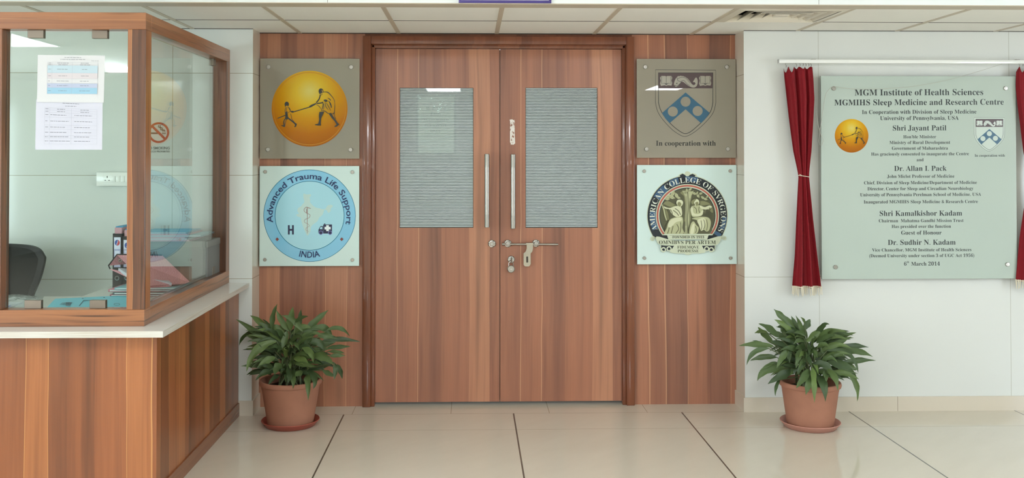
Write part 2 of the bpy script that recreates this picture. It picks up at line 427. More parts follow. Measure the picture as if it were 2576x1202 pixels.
unseen_window(2, -9.5, -3.5, .4, 2.3, 'left')  # added: large unseen light source brightening the alcove and booth
unseen_window(3, -5.0, -3.2, .4, 2.3, 'right')  # added: unseen light source evening the light from the right

# ------------------------------------------------------------------ air diffuser in the low ceiling
x0, x1 = k0+.5998*4+.0125, k0+.5998*5-.0125; y0, y1 = YB+.033, ycb-.006
dx, dy = (x0+x1)/2, (y0+y1)/2
t = thing('air_diffuser', (dx, dy, ZC), 'square white four-way air diffuser in the low ceiling right of the double doors', 'air vent')
dm = mat('diffuser_enamel', (216, 208, 190), .4)
def ring(hx, hy, w, z0, z1, mb):
    """a square frame whose inner edge is z1 high and outer edge z0"""
    o = [(-hx, -hy, z0), (hx, -hy, z0), (hx, hy, z0), (-hx, hy, z0)]; i_ = [(-hx+w, -hy+w, z1), (hx-w, -hy+w, z1), (hx-w, hy-w, z1), (-hx+w, hy-w, z1)]
    vs = [Vector((dx, dy, ZC))+Vector(p) for p in o+i_]; vs += [p+Vector((0, 0, .002)) for p in vs]
    fs = []
    for k in range(4):
        j = (k+1) % 4; fs += [[k, j, 4+j, 4+k], [8+k, 12+k, 12+j, 8+j], [k, 8+k, 8+j, j], [4+k, 4+j, 12+j, 12+k]]
    mb.add(vs, fs)
hx, hy = (x1-x0)/2, (y1-y0)/2
b = MB(); ring(hx, hy, .036, -.003, -.009, b); b.build('flange', dm, t, smooth=False)
b = MB(); b.box(ax0, ax1, ay0, ay1, ZC+.16, ZC+.17)
for q in ((ax0-.004, ax0, ay0, ay1), (ax1, ax1+.004, ay0, ay1), (ax0, ax1, ay0-.004, ay0), (ax0, ax1, ay1, ay1+.004)): b.box(q[0], q[1], q[2], q[3], ZC+.001, ZC+.16)
b.build('duct_collar', mat('duct_dark', (40, 40, 38), .9, .1), t, smooth=False)
for i in range(4):
    b = MB(); q = 1-(.145+.19*i); ring(hx*q, hy*q, .030, -.007, .026, b); b.build('vane', dm, t, smooth=False)
MB().box(dx-hx*.13, dx+hx*.13, dy-hy*.13, dy+hy*.13, ZC-.006, ZC+.03, .002).build('core', dm, t)
# sign on the bulkhead: only its lower edge shows
p0, p1 = at(1154, 7, Y=YB1-.01), at(1387, 7, Y=YB1-.01)
t = thing('hanging_sign', (.5*(p0.x+p1.x), YB1-.006, p0.z), 'white sign board with purple border on the bulkhead above the double doors', 'sign')
zt = p0.z+.2
MB().box(p0.x, p1.x, YB1-.012, YB1-.0005, p0.z, zt, .001).build('border', MT['purple'], t)
MB().box(p0.x+.012, p1.x-.012, YB1-.0135, YB1-.011, p0.z+.013, zt-.012).build('face', MT['paper'], t)

# ------------------------------------------------------------------ door frame and double doors
YF = -.03
b = MB(); wj = .050
b.box(FLx, FLx+wj, YF, .06, 0, ZF, .004); b.box(FRx-wj, FRx, YF, .06, 0, ZF, .004); b.box(FLx+wj, FRx-wj, YF, .06, ZF-wj, ZF, .004)
for xa, xb in ((FLx+wj-.002, FLx+wj+.024), (FRx-wj-.024, FRx-wj+.002)): b.box(xa, xb, YF+.012, .06, 0, ZF-wj, .006)
b.box(FLx+wj, FRx-wj, YF+.012, .06, ZF-wj-.024, ZF-wj+.002, .006)
struct(b.build('door_frame', MT['frame']), 'dark varnished wooden frame around the double doors')
YD = .005
xm = at(1257.5, 600, Y=YD).x; zb = .022; zt = ZF-wj-.026
lx0, lx1 = FLx+wj+.025, FRx-wj-.025
PITCHG = .0094
sgl = striped_glass('striped_door_glass', PITCHG)
def leaf(n, xa, xb, wpx):
    r = bpy.data.objects.new('door_%d' % n, None); COL.objects.link(r); r.location = ((xa+xb)/2, YD, zb); ORG[r.name] = Vector(r.location); struct(r)
    q0, q1 = at(wpx[0], wpx[3], Y=YD), at(wpx[1], wpx[2], Y=YD)
    b = MB(); b.use(MT['door']); t_ = YD+.04
    b.box(xa, q0.x, YD, t_, zb, zt); b.box(q1.x, xb, YD, t_, zb, zt); b.box(q0.x, q1.x, YD, t_, zb, q0.z); b.box(q0.x, q1.x, YD, t_, q1.z, zt)
    b.build('door_leaf', None, r, smooth=False)
    b = MB(); b.use(MT['clear']).box(q0.x, q1.x, YD+.0042, YD+.009, q0.z, q1.z)
    b.use(sgl).add([(q0.x, YD+.004, q0.z), (q1.x, YD+.004, q0.z), (q1.x, YD+.004, q1.z), (q0.x, YD+.004, q1.z)], [[0, 1, 2, 3]]); b.build('glass_pane', None, r, smooth=False)
    b = MB(); b.use(MT['gap']); w = .0022
    for a in ((q0.x, q0.x+w, q0.z, q1.z), (q1.x-w, q1.x, q0.z, q1.z), (q0.x, q1.x, q0.z, q0.z+w), (q0.x, q1.x, q1.z-w, q1.z)): b.box(a[0], a[1], YD+.0005, YD+.0038, a[2], a[3])
    b.build('glazing_bead', None, r, smooth=False)
    return r, q0, q1
d1, w1a, w1b = leaf(1, lx0, xm-.0022, (1005, 1191, 221, 573))
d2, w2a, w2b = leaf(2, xm+.0022, lx1, (1322, 1503, 221, 573))
MB().box(xm-.012, xm+.012, YD+.0405, YD+.05, zb, zt).build('light_stop_strip', MT['frame'], d2, smooth=False)  # added unseen strip, stops corridor light leaking between the leaves
def pull(px, ya, yb, par):
    p0, p1 = at(px, yb, Y=YD-.05), at(px, ya, Y=YD-.05); c = (p0.x, YD-.05, 0); rd = .0145
    b = MB().lathe((p0.x, YD-.05, 0), [(rd-.002, p0.z), (rd, p0.z+.002), (rd, p1.z-.002), (rd-.002, p1.z)], 28)
    h = b.build('pull_handle', MT['steel'], par)
    b = MB()
    for z in (p0.z+.085, p1.z-.085): b.lathe((p0.x, 0, z), [(.009, YD-.05), (.009, YD)], 16, 'y')
    b.build('mount', MT['steel'], h)
    b = MB()
    for za, zb_ in ((p0.z+.004, p0.z+.08), (p1.z-.08, p1.z-.004)): b.lathe((p0.x, YD-.05, 0), [(rd+.0006, za), (rd+.0006, zb_)], 28)
    kn = NT('knurled_steel'); v, x, y, z = kn.xyz(); kn.b.inputs['Metallic'].default_value = 1; kn.b.inputs['Roughness'].default_value = .4
    kn.b.inputs['Base Color'].default_value = lin((160, 156, 148)); b.build('knurled_grip', kn.m, h)
pull(1225, 387, 572, d1); pull(1290.5, 388, 575, d2)
def rosette(px, py, r, par, knob=.6):
    p = at(px, py, Y=YD-.006)
    b = MB().lathe((p.x, 0, p.z), [(r, YD), (r, YD-.004), (r*.86, YD-.007), (r*.5, YD-.008)], 32, 'y')
    o = b.build('bolt_rosette', MT['chrome'], par)
    if knob:
        b = MB().lathe((p.x, 0, p.z), [(r*knob, YD-.007), (r*knob, YD-.024), (r*knob*.85, YD-.027)], 28, 'y'); b.build('bolt_guide', MT['chrome'], o)
        b = MB()
        for a in (60, 180, 300): b.lathe((p.x+r*.78*math.cos(R(a)), 0, p.z+r*.78*math.sin(R(a))), [(.0025, YD-.0065), (.0025, YD-.0078)], 10, 'y')
        b.build('screw', MT['gap'], o)
    return p
rosette(1237.5, 613, .0235, d1, .55)
ra = rosette(1277.5, 612.5, .0235, d2, .62); rb = rosette(1348.5, 612, .0235, d2, .62)
p0, p1 = at(1263, 614, Y=YD-.022), at(1404, 614.5, Y=YD-.022)
b = MB().tube([p0, p1], .0062, 14); b.lathe(p0+Vector((-.001, 0, 0)), [(.0075, 0), (.0075, .02)], 14, 'x')
b.build('sliding_bolt', MT['steel'], d2)
# hasp plate hanging from the bolt
hp = [(1325, 611), (1341, 611), (1341, 624), (1339, 633), (1335, 637), (1335, 664), (1331, 670), (1321, 670), (1317, 666), (1317, 637), (1322, 633), (1325, 625)]
b = MB(); P = [at(x, y, Y=YD-.03) for x, y in hp]; b.prism([(p.x, p.z) for p in P], YD-.031, YD-.028)
q0, q1 = at(1323, 618, Y=YD-.02), at(1342, 618, Y=YD-.02)
b.lathe((q0.x, YD-.022, p0.z), [(.0098, 0), (.0098, q1.x-q0.x)], 20, 'x')
hasp = b.build('hasp_plate', mat('hasp_steel', (172, 166, 152), .25, metal=.9), d2)
s0, s1 = at(1324, 660, Y=YD-.031), at(1328.5, 645, Y=YD-.031)
MB().box(s0.x, s1.x, YD-.0318, YD-.0308, s0.z, s1.z, .0004).build('slot', MT['gap'], hasp)
# staple plate with its eye, and the padlock hanging on it
pr = rosette(1286, 652.5, .0225, d2, 0)
b = MB().tube([(pr.x-.0, YD-.007, pr.z+.012), (pr.x, YD-.03, pr.z+.012), (pr.x, YD-.036, pr.z), (pr.x, YD-.03, pr.z-.012), (pr.x, YD-.007, pr.z-.012)], .005, 12)
b.build('staple_eye', MT['chrome'], d2)
pp = at(1285.5, 676.5, Y=YD-.03)
t = thing('padlock', (pp.x, YD-.03, pp.z-.02), 'small round steel padlock hanging from the staple below the sliding bolt', 'padlock')
MB().lathe((pp.x, 0, pp.z), [(.019, YD-.038), (.0225, YD-.035), (.0225, YD-.022), (.019, YD-.018)], 32, 'y').build('body', MT['steel'], t)
b = MB(); pts = []
for i in range(13):
    a = math.pi*i/12; pts.append((pp.x+.0135*math.cos(a), YD-.028, pp.z+.033+.013*math.sin(a)))
b.tube([(pp.x+.0135, YD-.028, pp.z+.012)]+pts+[(pp.x-.0135, YD-.028, pp.z+.012)], .0033, 10); b.build('shackle', MT['chrome'], t)
b = MB().lathe((pp.x, 0, pp.z-.003), [(.006, YD-.0375), (.006, YD-.0392)], 16, 'y'); b.build('keyhole_disc', MT['chrome'], t)
MB().box(pp.x-.001, pp.x+.001, YD-.0398, YD-.0391, pp.z-.010, pp.z-.003).build('keyhole', MT['gap'], t)
# patchy residue of an old sticker beside the right door pane
rn = NT('sticker_residue'); v, x, y, z = rn.xyz()
rt = rn.node('ShaderNodeBsdfTransparent'); rf = rn.math('GREATER_THAN', rn.noise(v, 70, 3, .6), .46)
rm = rn.node('ShaderNodeMixShader'); rn.link(rf, rm.inputs[0]); rn.link(rt.outputs[0], rm.inputs[1]); rn.b.inputs['Base Color'].default_value = lin((226, 218, 208)); rn.b.inputs['Roughness'].default_value = .6
rn.link(rn.b.outputs[0], rm.inputs[2]); rn.link(rm.outputs[0], rn.out.inputs[0])
rw = mat('sticker_white', (232, 226, 218), .6)
b = MB(); b.use(rn.m); b.flat([(at(x, y, Y=YD).x, at(x, y, Y=YD).z) for x, y in [(1283, 302), (1294, 301), (1295, 340), (1296, 361), (1285, 364), (1283, 345)]], YD-.0006)
b.use(rw); b.flat([(at(x, y, Y=YD).x, at(x, y, Y=YD).z) for x, y in [(1282, 301), (1288, 300), (1294, 303), (1295, 309), (1290, 306), (1284, 310)]], YD-.0008)
b.flat([(at(x, y, Y=YD).x, at(x, y, Y=YD).z) for x, y in [(1283, 330), (1286, 322), (1295, 322), (1294, 330), (1289, 328), (1286, 334), (1285, 360), (1283, 358)]], YD-.0008)
b.flat([(at(x, y, Y=YD).x, at(x, y, Y=YD).z) for x, y in [(1294, 332), (1296, 360), (1292, 364), (1286, 363), (1292, 359)]], YD-.0008)
b.build('sticker_residue', None, d2, smooth=False)
# notice in a plastic sleeve, taped behind the left door pane
c0, c1 = at(1052, 383, Y=YD+.016), at(1142, 244, Y=YD+.016)
t = thing('notice_sheet', ((c0.x+c1.x)/2, YD+.016, c0.z), 'white paper notice about restricted entry taped behind the left door pane', 'notice')
MB().box(c0.x, c1.x, YD+.013, YD+.0142, c0.z, c1.z).build('paper', MT['paper'], t, smooth=False)
b = MB()
nf = mat('faded_ink', (120, 134, 132), .6)
for s, xa, xb, y in (('Restricted', 1072, 1121, 276), ('Entry', 1083, 1110, 290), ('AUTHORISED', 1065, 1128, 305), ('PERSONNEL', 1068, 1125, 319), ('ONLY', 1083, 1109, 333)):
    P, Q = at(xa, y, Y=YD+.0125), at(xb, y, Y=YD+.0125); text_line(b, s, (P.x, P.z), (Q.x, Q.z), YD+.0126)
b.build('lettering', nf, t, smooth=False)
e0, e1 = at(1046, 388, Y=YD+.012), at(1148, 238, Y=YD+.012)
slv = clear_glass('plastic_sleeve', (.93, .96, .96), 1.45, .12, (210, 225, 224))
b = MB(); n = 16
vs = []; fs = []
for i in range(n+1):
    for j in range(n+1):
        vs.append((e0.x+(e1.x-e0.x)*i/n, YD+.0108+random.uniform(-.0013, .0011), e0.z+(e1.z-e0.z)*j/n))
for i in range(n):
    for j in range(n): k = i*(n+1)+j; fs.append([k, k+1, k+n+2, k+n+1])
b.add(vs, fs); b.build('plastic_sleeve', slv, t)

# ------------------------------------------------------------------ glass signs
YP = -.034                      # front face of the plates beside the doors
def standoffs(t, pts, Y, r=.0125, back=0.):
    first = None
    for px, py in pts:
        p = at(px, py, Y=Y)
        if first is None:
            b = MB().lathe((p.x, 0, p.z), [(r*.7, back), (r*.7, Y+.006), (r, Y+.001), (r, Y-.006), (r*.88, Y-.0075), (r*.06, Y-.0078)], 28, 'y')
            first = b.build('standoff_screw', MT['steel'], t); P0 = p
        else: copy_part(first, (p.x-P0.x, 0, p.z-P0.z), t)
class Art:
    """a printed emblem: drawn in the emblem's own units and mapped on to its plate"""
    def __init__(s, ox, oy, k, Y, zf=None):
        s.o = (ox, oy, k); s.Y = Y; s.mb = MB(); s.d = 0
    def P(s, x, y):
        p = at(s.o[0]+x/s.o[2], s.o[1]+y/s.o[2], Y=s.Y); return (p.x, p.z)
    def k(s, n): return n*(s.P(100, 0)[0]-s.P(0, 0)[0])/100
    def lay(s): s.d += .00012; return s.Y-s.d
    def poly(s, m, pts, holes=(), smooth=0):
        s.mb.use(m); s.mb.flat([s.P(*p) for p in pts], s.lay(), [[s.P(*p) for p in h] for h in holes]); return s
    def disc(s, m, c, r, hole=None):
        return s.poly(m, circ(c, r, 72), [circ(c, hole, 72)] if hole else ())
    def line(s, m, pts, w, closed=False):
        """a stroke of width w (or tapering widths) along points"""
        n = len(pts); L = []; Rr = []
        for i, (x, y) in enumerate(pts):
            a = pts[i-1] if (i or closed) else pts[0]; c = pts[(i+1) % n] if (i < n-1 or closed) else pts[-1]
            dx_, dy_ = c[0]-a[0], c[1]-a[1]; l = math.hypot(dx_, dy_) or 1; ww = (w[i] if isinstance(w, (list, tuple)) else w)/2
            L.append((x-dy_/l*ww, y+dx_/l*ww)); Rr.append((x+dy_/l*ww, y-dx_/l*ww))
        s.mb.use(m); Y = s.lay(); vs = []
        for l, r in zip(L, Rr):
            for q in (l, r): p = s.P(*q); vs.append((p[0], Y, p[1]))
        s.mb.add(vs, [[2*i, 2*i+1, (2*i+3) % (2*n), (2*i+2) % (2*n)] for i in range(n if closed else n-1)]); return s
def curve(pts, n=8, closed=False):
    """smooth curve through points"""
    out = []; m = len(pts)
    for i in range(m if closed else m-1):
        g_ = (lambda k: pts[k % m]) if closed else (lambda k: pts[max(0, min(m-1, k))])
        p0, p1, p2, p3 = g_(i-1), g_(i), g_(i+1), g_(i+2)
        for j in range(n):
            t = j/n
            out.append(tuple(.5*(2*p1[a]+(p2[a]-p0[a])*t+(2*p0[a]-5*p1[a]+4*p2[a]-p3[a])*t*t+(3*p1[a]-p0[a]-3*p2[a]+p3[a])*t**3) for a in (0, 1)))
    if not closed: out.append(pts[-1])
    return out
# gold disc print: brightest off centre, deep amber low and at the rim
gq = NT('gold_disc_print'); tc = gq.node('ShaderNodeTexCoord'); sp = gq.node('ShaderNodeSeparateXYZ'); gq.link(tc.outputs['Generated'], sp.inputs[0])
gx, gz = sp.outputs[0], sp.outputs[2]
dist = gq.math('SQRT', gq.math('ADD', gq.math('POWER', gq.math('MULTIPLY', gq.math('SUBTRACT', gx, .5), .95), 2.), gq.math('POWER', gq.math('SUBTRACT', gz, .73), 2.)))
gq.link(gq.ramp(dist, [(0., lin((212, 196, 104))), (.16, lin((212, 176, 44))), (.36, lin((200, 142, 16))), (.56, lin((178, 108, 12))), (.8, lin((152, 82, 12)))]), gq.b.inputs['Base Color']); gq.b.inputs['Roughness'].default_value = .12; gq.b.inputs['Specular IOR Level'].default_value = .2
gold_rim = mat('gold_rim_print', (190, 130, 28), .15)
figink = mat('figure_ink', (42, 42, 34), .25)
def gold_emblem(t, ox, oy, k, Y, fine=True):
    a = Art(ox, oy, k, Y); a.disc(gq.m, (596, 615), 410); a.mb.build('gold_disc', None, t, smooth=False)
    b = Art(ox, oy, k, Y-.0003)
    if fine: b.disc(gold_rim, (596, 615), 394, 387)
    I = figink
    # child, leading, looking back along the stick
    b.poly(I, curve([(326, 560), (340, 541), (360, 542), (373, 560), (370, 582), (360, 590), (352, 580), (340, 590), (332, 596), (328, 580)], 4, True))
    b.line(I, [(250, 720), (335, 686)], 9).line(I, [(405, 655), (600, 597)], 10)
    b.poly(I, [(336, 655), (356, 640), (362, 700), (378, 722), (352, 732), (328, 728), (334, 700)])
    b.line(I, curve([(338, 600), (332, 640), (338, 690)], 5), [6]*11).line(I, curve([(352, 596), (344, 640), (352, 660)], 5), 5)
    b.line(I, curve([(366, 596), (382, 625), (392, 640)], 5), 6).line(I, curve([(372, 600), (384, 618), (388, 640), (362, 662)], 5), 4)
    b.poly(I, [(388, 642), (410, 638), (432, 644), (424, 658), (404, 656), (390, 650)])
    b.line(I, curve([(390, 668), (400, 700), (404, 722)], 5), 5)
    b.line(I, curve([(328, 726), (318, 760), (322, 796)], 5), 10).line(I, curve([(346, 728), (334, 770), (330, 800)], 5), 6)
    b.poly(I, [(284, 797), (322, 793), (334, 806), (322, 815), (306, 806)])
    b.line(I, curve([(372, 722), (410, 752), (446, 782)], 5), 14).line(I, curve([(400, 722), (430, 760), (440, 772)], 5), 5)
    b.poly(I, [(432, 776), (448, 772), (460, 780), (452, 806), (438, 816), (430, 808), (440, 796)])
    # stooped old man in a shawl holding the other end
    b.poly(I, curve([(694, 420), (706, 400), (726, 398), (742, 412), (746, 436), (730, 448), (716, 452), (716, 464), (704, 456), (696, 440)], 4, True))
    b.line(mat('figure_gap', (206, 160, 50), .3) if fine else gq.m, [(728, 414), (738, 426), (732, 440)], 6)
    b.poly(I, [(592, 588), (616, 574), (660, 556), (676, 560), (650, 578), (616, 598), (598, 604)])
    b.line(I, curve([(712, 466), (700, 510), (668, 552)], 6), [12]*13).line(I, curve([(676, 560), (710, 556), (742, 548)], 5), 12)
    b.line(I, curve([(742, 436), (790, 438), (826, 470), (862, 520), (870, 580), (862, 680)], 6), [5, 5, 6, 6, 7, 8, 9, 10, 10, 9, 8, 8, 8, 7, 6, 6, 6, 5, 5, 5, 5, 4, 4, 4, 5, 6, 6, 6, 6, 6, 6])
    b.line(I, curve([(735, 458), (712, 476), (700, 500)], 5), 5)
    b.poly(I, curve([(748, 524), (764, 516), (784, 522), (792, 534), (776, 542), (760, 538)], 4, True))
    for st, w in (([(792, 500), (816, 514), (826, 530)], 7), ([(800, 530), (822, 560), (836, 606)], 9), ([(740, 540), (742, 580), (724, 640)], 7), ([(764, 540), (770, 590), (800, 630)], 6),
                  ([(776, 548), (800, 590), (826, 640)], 5), ([(668, 570), (700, 590), (722, 622)], 4), ([(722, 640), (760, 640), (800, 668), (830, 660)], 6), ([(750, 560), (752, 600), (744, 630)], 4),
                  ([(812, 560), (826, 580), (830, 610)], 6), ([(838, 666), (854, 670), (864, 650)], 5)):
        c_ = curve(st, 5); b.line(I, c_, [1.5+w*math.sin(math.pi*(i+.7)/(len(c_)+.4)) for i in range(len(c_))])
    b.poly(I, [(704, 650), (756, 646), (738, 684), (722, 720), (718, 772), (720, 798), (690, 798), (654, 792), (656, 785), (690, 778), (700, 740), (698, 690)])
    b.poly(I, [(802, 668), (832, 664), (852, 700), (880, 736), (902, 770), (918, 784), (890, 808), (866, 813), (866, 806), (888, 786), (868, 752), (836, 716)])
    b.line(I, curve([(862, 660), (868, 700), (880, 724)], 5), 5)
    return b.mb.build('emblem_print', None, t, smooth=False)
def shield_emblem(t, ox, oy, k, Y, light, fieldm=None):
    a = Art(ox, oy, k, Y)
    ink, plum, teal = mat('shield_ink', (40, 38, 36), .3), mat('plum_print', (74, 56, 56), .3), mat('teal_print', (36, 86, 110), .3)
    out = [(253, 195), (903, 199), (905, 545)]+curve([(905, 545), (880, 650), (810, 745), (710, 840), (630, 895), (572, 915), (520, 900), (430, 838), (330, 730), (275, 640), (252, 545)], 5)[1:]
    inn = [(284, 229), (874, 229), (873, 550)]+curve([(873, 550), (850, 640), (790, 722), (700, 808), (630, 865), (578, 884), (530, 868), (440, 800), (350, 700), (305, 620), (286, 550)], 5)[1:]
    if fieldm is not None: a.poly(fieldm, out)
    a.line(ink, out, 5, True).line(ink, inn, 7, True)
    a.poly(plum, [(286, 231), (872, 231), (868, 395), (286, 395)])
    a.poly(teal, [(578, 440), (838, 660), (800, 716), (745, 772), (578, 622), (405, 772), (360, 722), (322, 664)], [circ((578, 540), 54), circ((440, 646), 54), circ((708, 640), 54)])
    for dx_ in (0, 421):                                            # two open books
        a.poly(light, [(302+dx_, 282), (316+dx_, 262), (360+dx_, 262), (369+dx_, 270), (380+dx_, 262), (424+dx_, 262), (434+dx_, 282), (426+dx_, 310), (434+dx_, 340), (426+dx_, 366), (388+dx_, 362), (369+dx_, 368), (350+dx_, 362), (312+dx_, 370), (302+dx_, 345), (310+dx_, 312)])
        a.line(ink, [(369+dx_, 272), (369+dx_, 345)], 4).line(ink, [(318+dx_, 268), (318+dx_, 344), (352+dx_, 340), (369+dx_, 350), (388+dx_, 340), (420+dx_, 344), (420+dx_, 268)], 4)
        a.poly(ink, [(352+dx_, 345), (386+dx_, 345), (374+dx_, 356), (364+dx_, 356)])
    body = curve([(452, 345), (462, 310), (482, 278), (520, 262), (560, 268), (596, 288), (622, 318), (646, 350), (668, 360), (684, 346), (676, 330), (658, 328), (670, 304), (690, 278), (706, 300), (708, 340), (694, 374), (664, 388), (626, 378), (590, 356), (556, 330), (530, 322), (522, 342), (500, 366), (476, 380), (462, 372), (474, 362), (456, 362)], 5, True)
    a.poly(light, body)
    a.poly(light, [(486, 272), (500, 262), (510, 268), (524, 258), (536, 266), (552, 262), (560, 272), (576, 272), (582, 284), (598, 290), (602, 304), (618, 312), (630, 336), (600, 320), (560, 284), (510, 278)])
    a.line(ink, curve([(490, 296), (530, 276), (580, 286), (626, 338)], 6), 3.5).line(ink, curve([(530, 318), (560, 312), (590, 346), (622, 368)], 6), 3.5)
    a.line(ink, curve([(486, 280), (494, 312), (522, 322), (526, 336), (500, 362)], 5), 4).poly(ink, [(472, 340), (492, 336), (484, 350)]).line(ink, [(464, 366), (486, 372), (506, 356)], 3.5)
    return a.mb.build('emblem_print', None, t, smooth=False)
def plate(name, loc_px, label, m, x0, x1, y0, y1, Y=YP, th=.01, cat='sign'):
    p0, p1 = at(x0, y1, Y=Y), at(x1, y0, Y=Y)
    t = thing(name, ((p0.x+p1.x)/2, Y, p0.z), label, cat)
    MB().box(p0.x, p1.x, Y, Y+th, p0.z, p1.z, .0008, 1).build('glass_panel', m, t, smooth=False)
    return t
smoky = clear_glass('smoky_sign_glass', (.86, .88, .85), 1.5, .62, (172, 164, 146))
milky = mat('pale_blue_sign_glass', (204, 224, 218), .03)
t = plate('glass_sign', None, 'smoky glass sign with a gold disc of a man and child holding a stick', smoky, 653.5, 904.5, 147.5, 399)
gold_emblem(t, 640, 130, 4.293, YP-.0004)
standoffs(t, [(675.7, 168.5), (883.5, 169), (674.2, 376), (882, 376.5)], YP)
t = plate('glass_sign', None, 'pale blue square glass sign with round life support emblem and small ambulance', milky, 652.2, 903.7, 417.5, 669.4)
a = Art(640, 405, 4.293, YP-.0004); c = (596, 590)
rim, ringm, inm, mapm = mat('teal_line_print', (26, 108, 140), .1), mat('blue_ring_print', (132, 194, 222), .05), mat('light_blue_print', (164, 212, 224), .05), mat('map_print', (186, 212, 206), .05)
a.disc(rim, c, 498).disc(ringm, c, 493).disc(rim, c, 376).disc(inm, c, 370)
a.poly(mapm, curve([(530, 352), (560, 360), (606, 358), (612, 376), (596, 392), (604, 420), (600, 440), (622, 470), (660, 500), (710, 512), (740, 520), (770, 512), (790, 480), (830, 472), (848, 488), (826, 510), (822, 540), (800, 560), (786, 540), (770, 524), (752, 534), (736, 580), (700, 610), (680, 650), (640, 680), (612, 710), (604, 760), (574, 806), (552, 770), (530, 720), (510, 660), (500, 610), (474, 602), (450, 580), (480, 566), (464, 540), (470, 510), (500, 490), (520, 466), (540, 440), (530, 400)], 3, True))
a.poly(MT['navy2'], [(362, 692), (382, 692), (382, 732), (406, 732), (406, 692), (426, 692), (426, 793), (406, 793), (406, 752), (382, 752), (382, 793), (362, 793)])
snk = mat('staff_print', (150, 122, 118), .3)
a.line(snk, [(572, 508), (570, 782)], [8, 4]).line(MT['redbrown'], curve([(560, 500), (585, 505), (612, 513)], 4), [3, 5, 6, 7, 8, 7, 5, 4, 2])
sc_ = curve([(602, 512), (560, 498), (536, 530), (560, 560), (600, 580), (590, 612), (548, 630), (542, 660), (580, 680), (592, 702), (560, 722), (556, 746), (582, 756), (574, 772)], 5)
a.line(snk, sc_, [7-5*i/len(sc_) for i in range(len(sc_))]).line(MT['redbrown'], [(562, 514), (566, 560)], 5)
N = MT['navy2']
a.poly(N, [(744, 684), (838, 684), (838, 782), (744, 782)]).poly(N, [(692, 780), (692, 742), (708, 712), (716, 702), (742, 702), (742, 782)]).poly(inm, [(706, 734), (714, 712), (734, 710), (734, 736)])
a.poly(mat('cross_print', (226, 236, 236), .2), [(776, 692), (804, 692), (804, 710), (824, 710), (824, 738), (804, 738), (804, 756), (776, 756), (776, 738), (758, 738), (758, 710), (776, 710)])
a.poly(N, [(754, 674), (766, 674), (766, 686), (754, 686)])
for x in (718, 818): a.disc(mat('wheel_gap_print', (134, 140, 206), .2), (x, 774), 22).disc(N, (x, 774), 17)
for x in (247, 943): a.poly(MT['redbrown'], [(x-19, 844), (x, 824), (x+19, 844), (x, 864)])
a.mb.build('emblem_print', None, t, smooth=False)
cc = a.P(*c); b = MB(); Yt = a.lay()
text_arc(b, 'Advanced Trauma Life Support', cc, a.k(400), 190.3, -13, a.k(92), Yt, off=.012)
text_arc(b, 'INDIA', cc, a.k(455), 255.5, 284.8, a.k(96), Yt, off=.012, inward=True)
b.build('lettering', MT['navy'], t, smooth=False)
standoffs(t, [(667.5, 432), (886.5, 433), (666.5, 653), (886.5, 653.5)], YP, .0105)
t = plate('glass_sign', None, 'smoky glass sign with a teal chevron shield above words about cooperation', smoky, 1602.2, 1851, 148.6, 397)
shield_emblem(t, 1590, 130, 4.293, YP-.0004, mat('plate_grey_print', (150, 144, 128), .15))
b = MB(); P = at(1590+258/4.293, 130+1014/4.293, Y=YP); Q = at(1590+904/4.293, 130+1014/4.293, Y=YP)
text_line(b, 'In cooperation with', (P.x, P.z), (Q.x, Q.z), YP-.0005); b.build('lettering', mat('dark_print', (42, 42, 38), .25), t, smooth=False)
standoffs(t, [(1623.3, 168.5), (1828, 168.5), (1626.3, 375), (1830.7, 374.5)], YP)
t = plate('glass_sign', None, 'pale square glass sign with dark round surgeons seal and banner scroll', milky, 1603, 1852.8, 414.8, 664.8)
a = Art(1590, 405, 4.293, YP-.0004); c = (597, 590)
blk, bluep, crm, redp = mat('seal_black_print', (34, 40, 46), .08), mat('seal_blue_print', (62, 94, 124), .08), mat('seal_cream_print', (196, 204, 178), .08), mat('seal_red_print', (176, 92, 78), .08)
ol0, ol1, ol2, ol3 = mat('seal_dark_olive_print', (84, 84, 60), .1), mat('seal_olive_print', (130, 130, 92), .1), mat('seal_light_olive_print', (176, 178, 138), .1), mat('seal_pale_print', (206, 208, 172), .1)
def arc(r, a0, a1, n=48): return [(c[0]+r*math.cos(R(a0+(a1-a0)*i/n)), c[1]-r*math.sin(R(a0+(a1-a0)*i/n))) for i in range(n+1)]
bandp = arc(434, -33, 213)+[(205, 815), (300, 850), (300, 930), (890, 930), (890, 850), (990, 815)]
a.poly(crm, arc(438, -32, 212)+[(196, 830), (215, 858), (240, 845), (260, 830), (930, 830), (975, 845), (1000, 845), (1018, 815)])
a.poly(crm, [(493, 160), (520, 138), (545, 128), (570, 138), (572, 118), (597, 108), (622, 118), (632, 138), (655, 130), (690, 138), (706, 162), (690, 172), (660, 190), (540, 190), (505, 172)])
a.poly(blk, arc(430, -30, 210)+[(222, 806), (300, 846), (890, 846), (976, 800)])
a.poly(blk, [(512, 155), (545, 136), (572, 150), (597, 166), (622, 150), (654, 138), (688, 156), (665, 176), (530, 176)])
a.disc(crm, (597, 140), 26, 14)
for q in ((203, 172, 320, 405), (150, 128, 335, 420), (118, 104, 350, 425), (93, 74, 370, 425), (-2, -22, 380, 425), (-28, -34, 345, 420)):
    a.poly(bluep, arc(q[2], q[0], q[1], 10)+arc(q[3], q[1], q[0], 10))
a.poly(crm, arc(342, -38, 218)).poly(redp, arc(332, -37, 217)).poly(crm, arc(314, -40, 220)).poly(blk, arc(303, -44, 224)).poly(ol0, arc(295, -43, 223)+[(380, 790)])
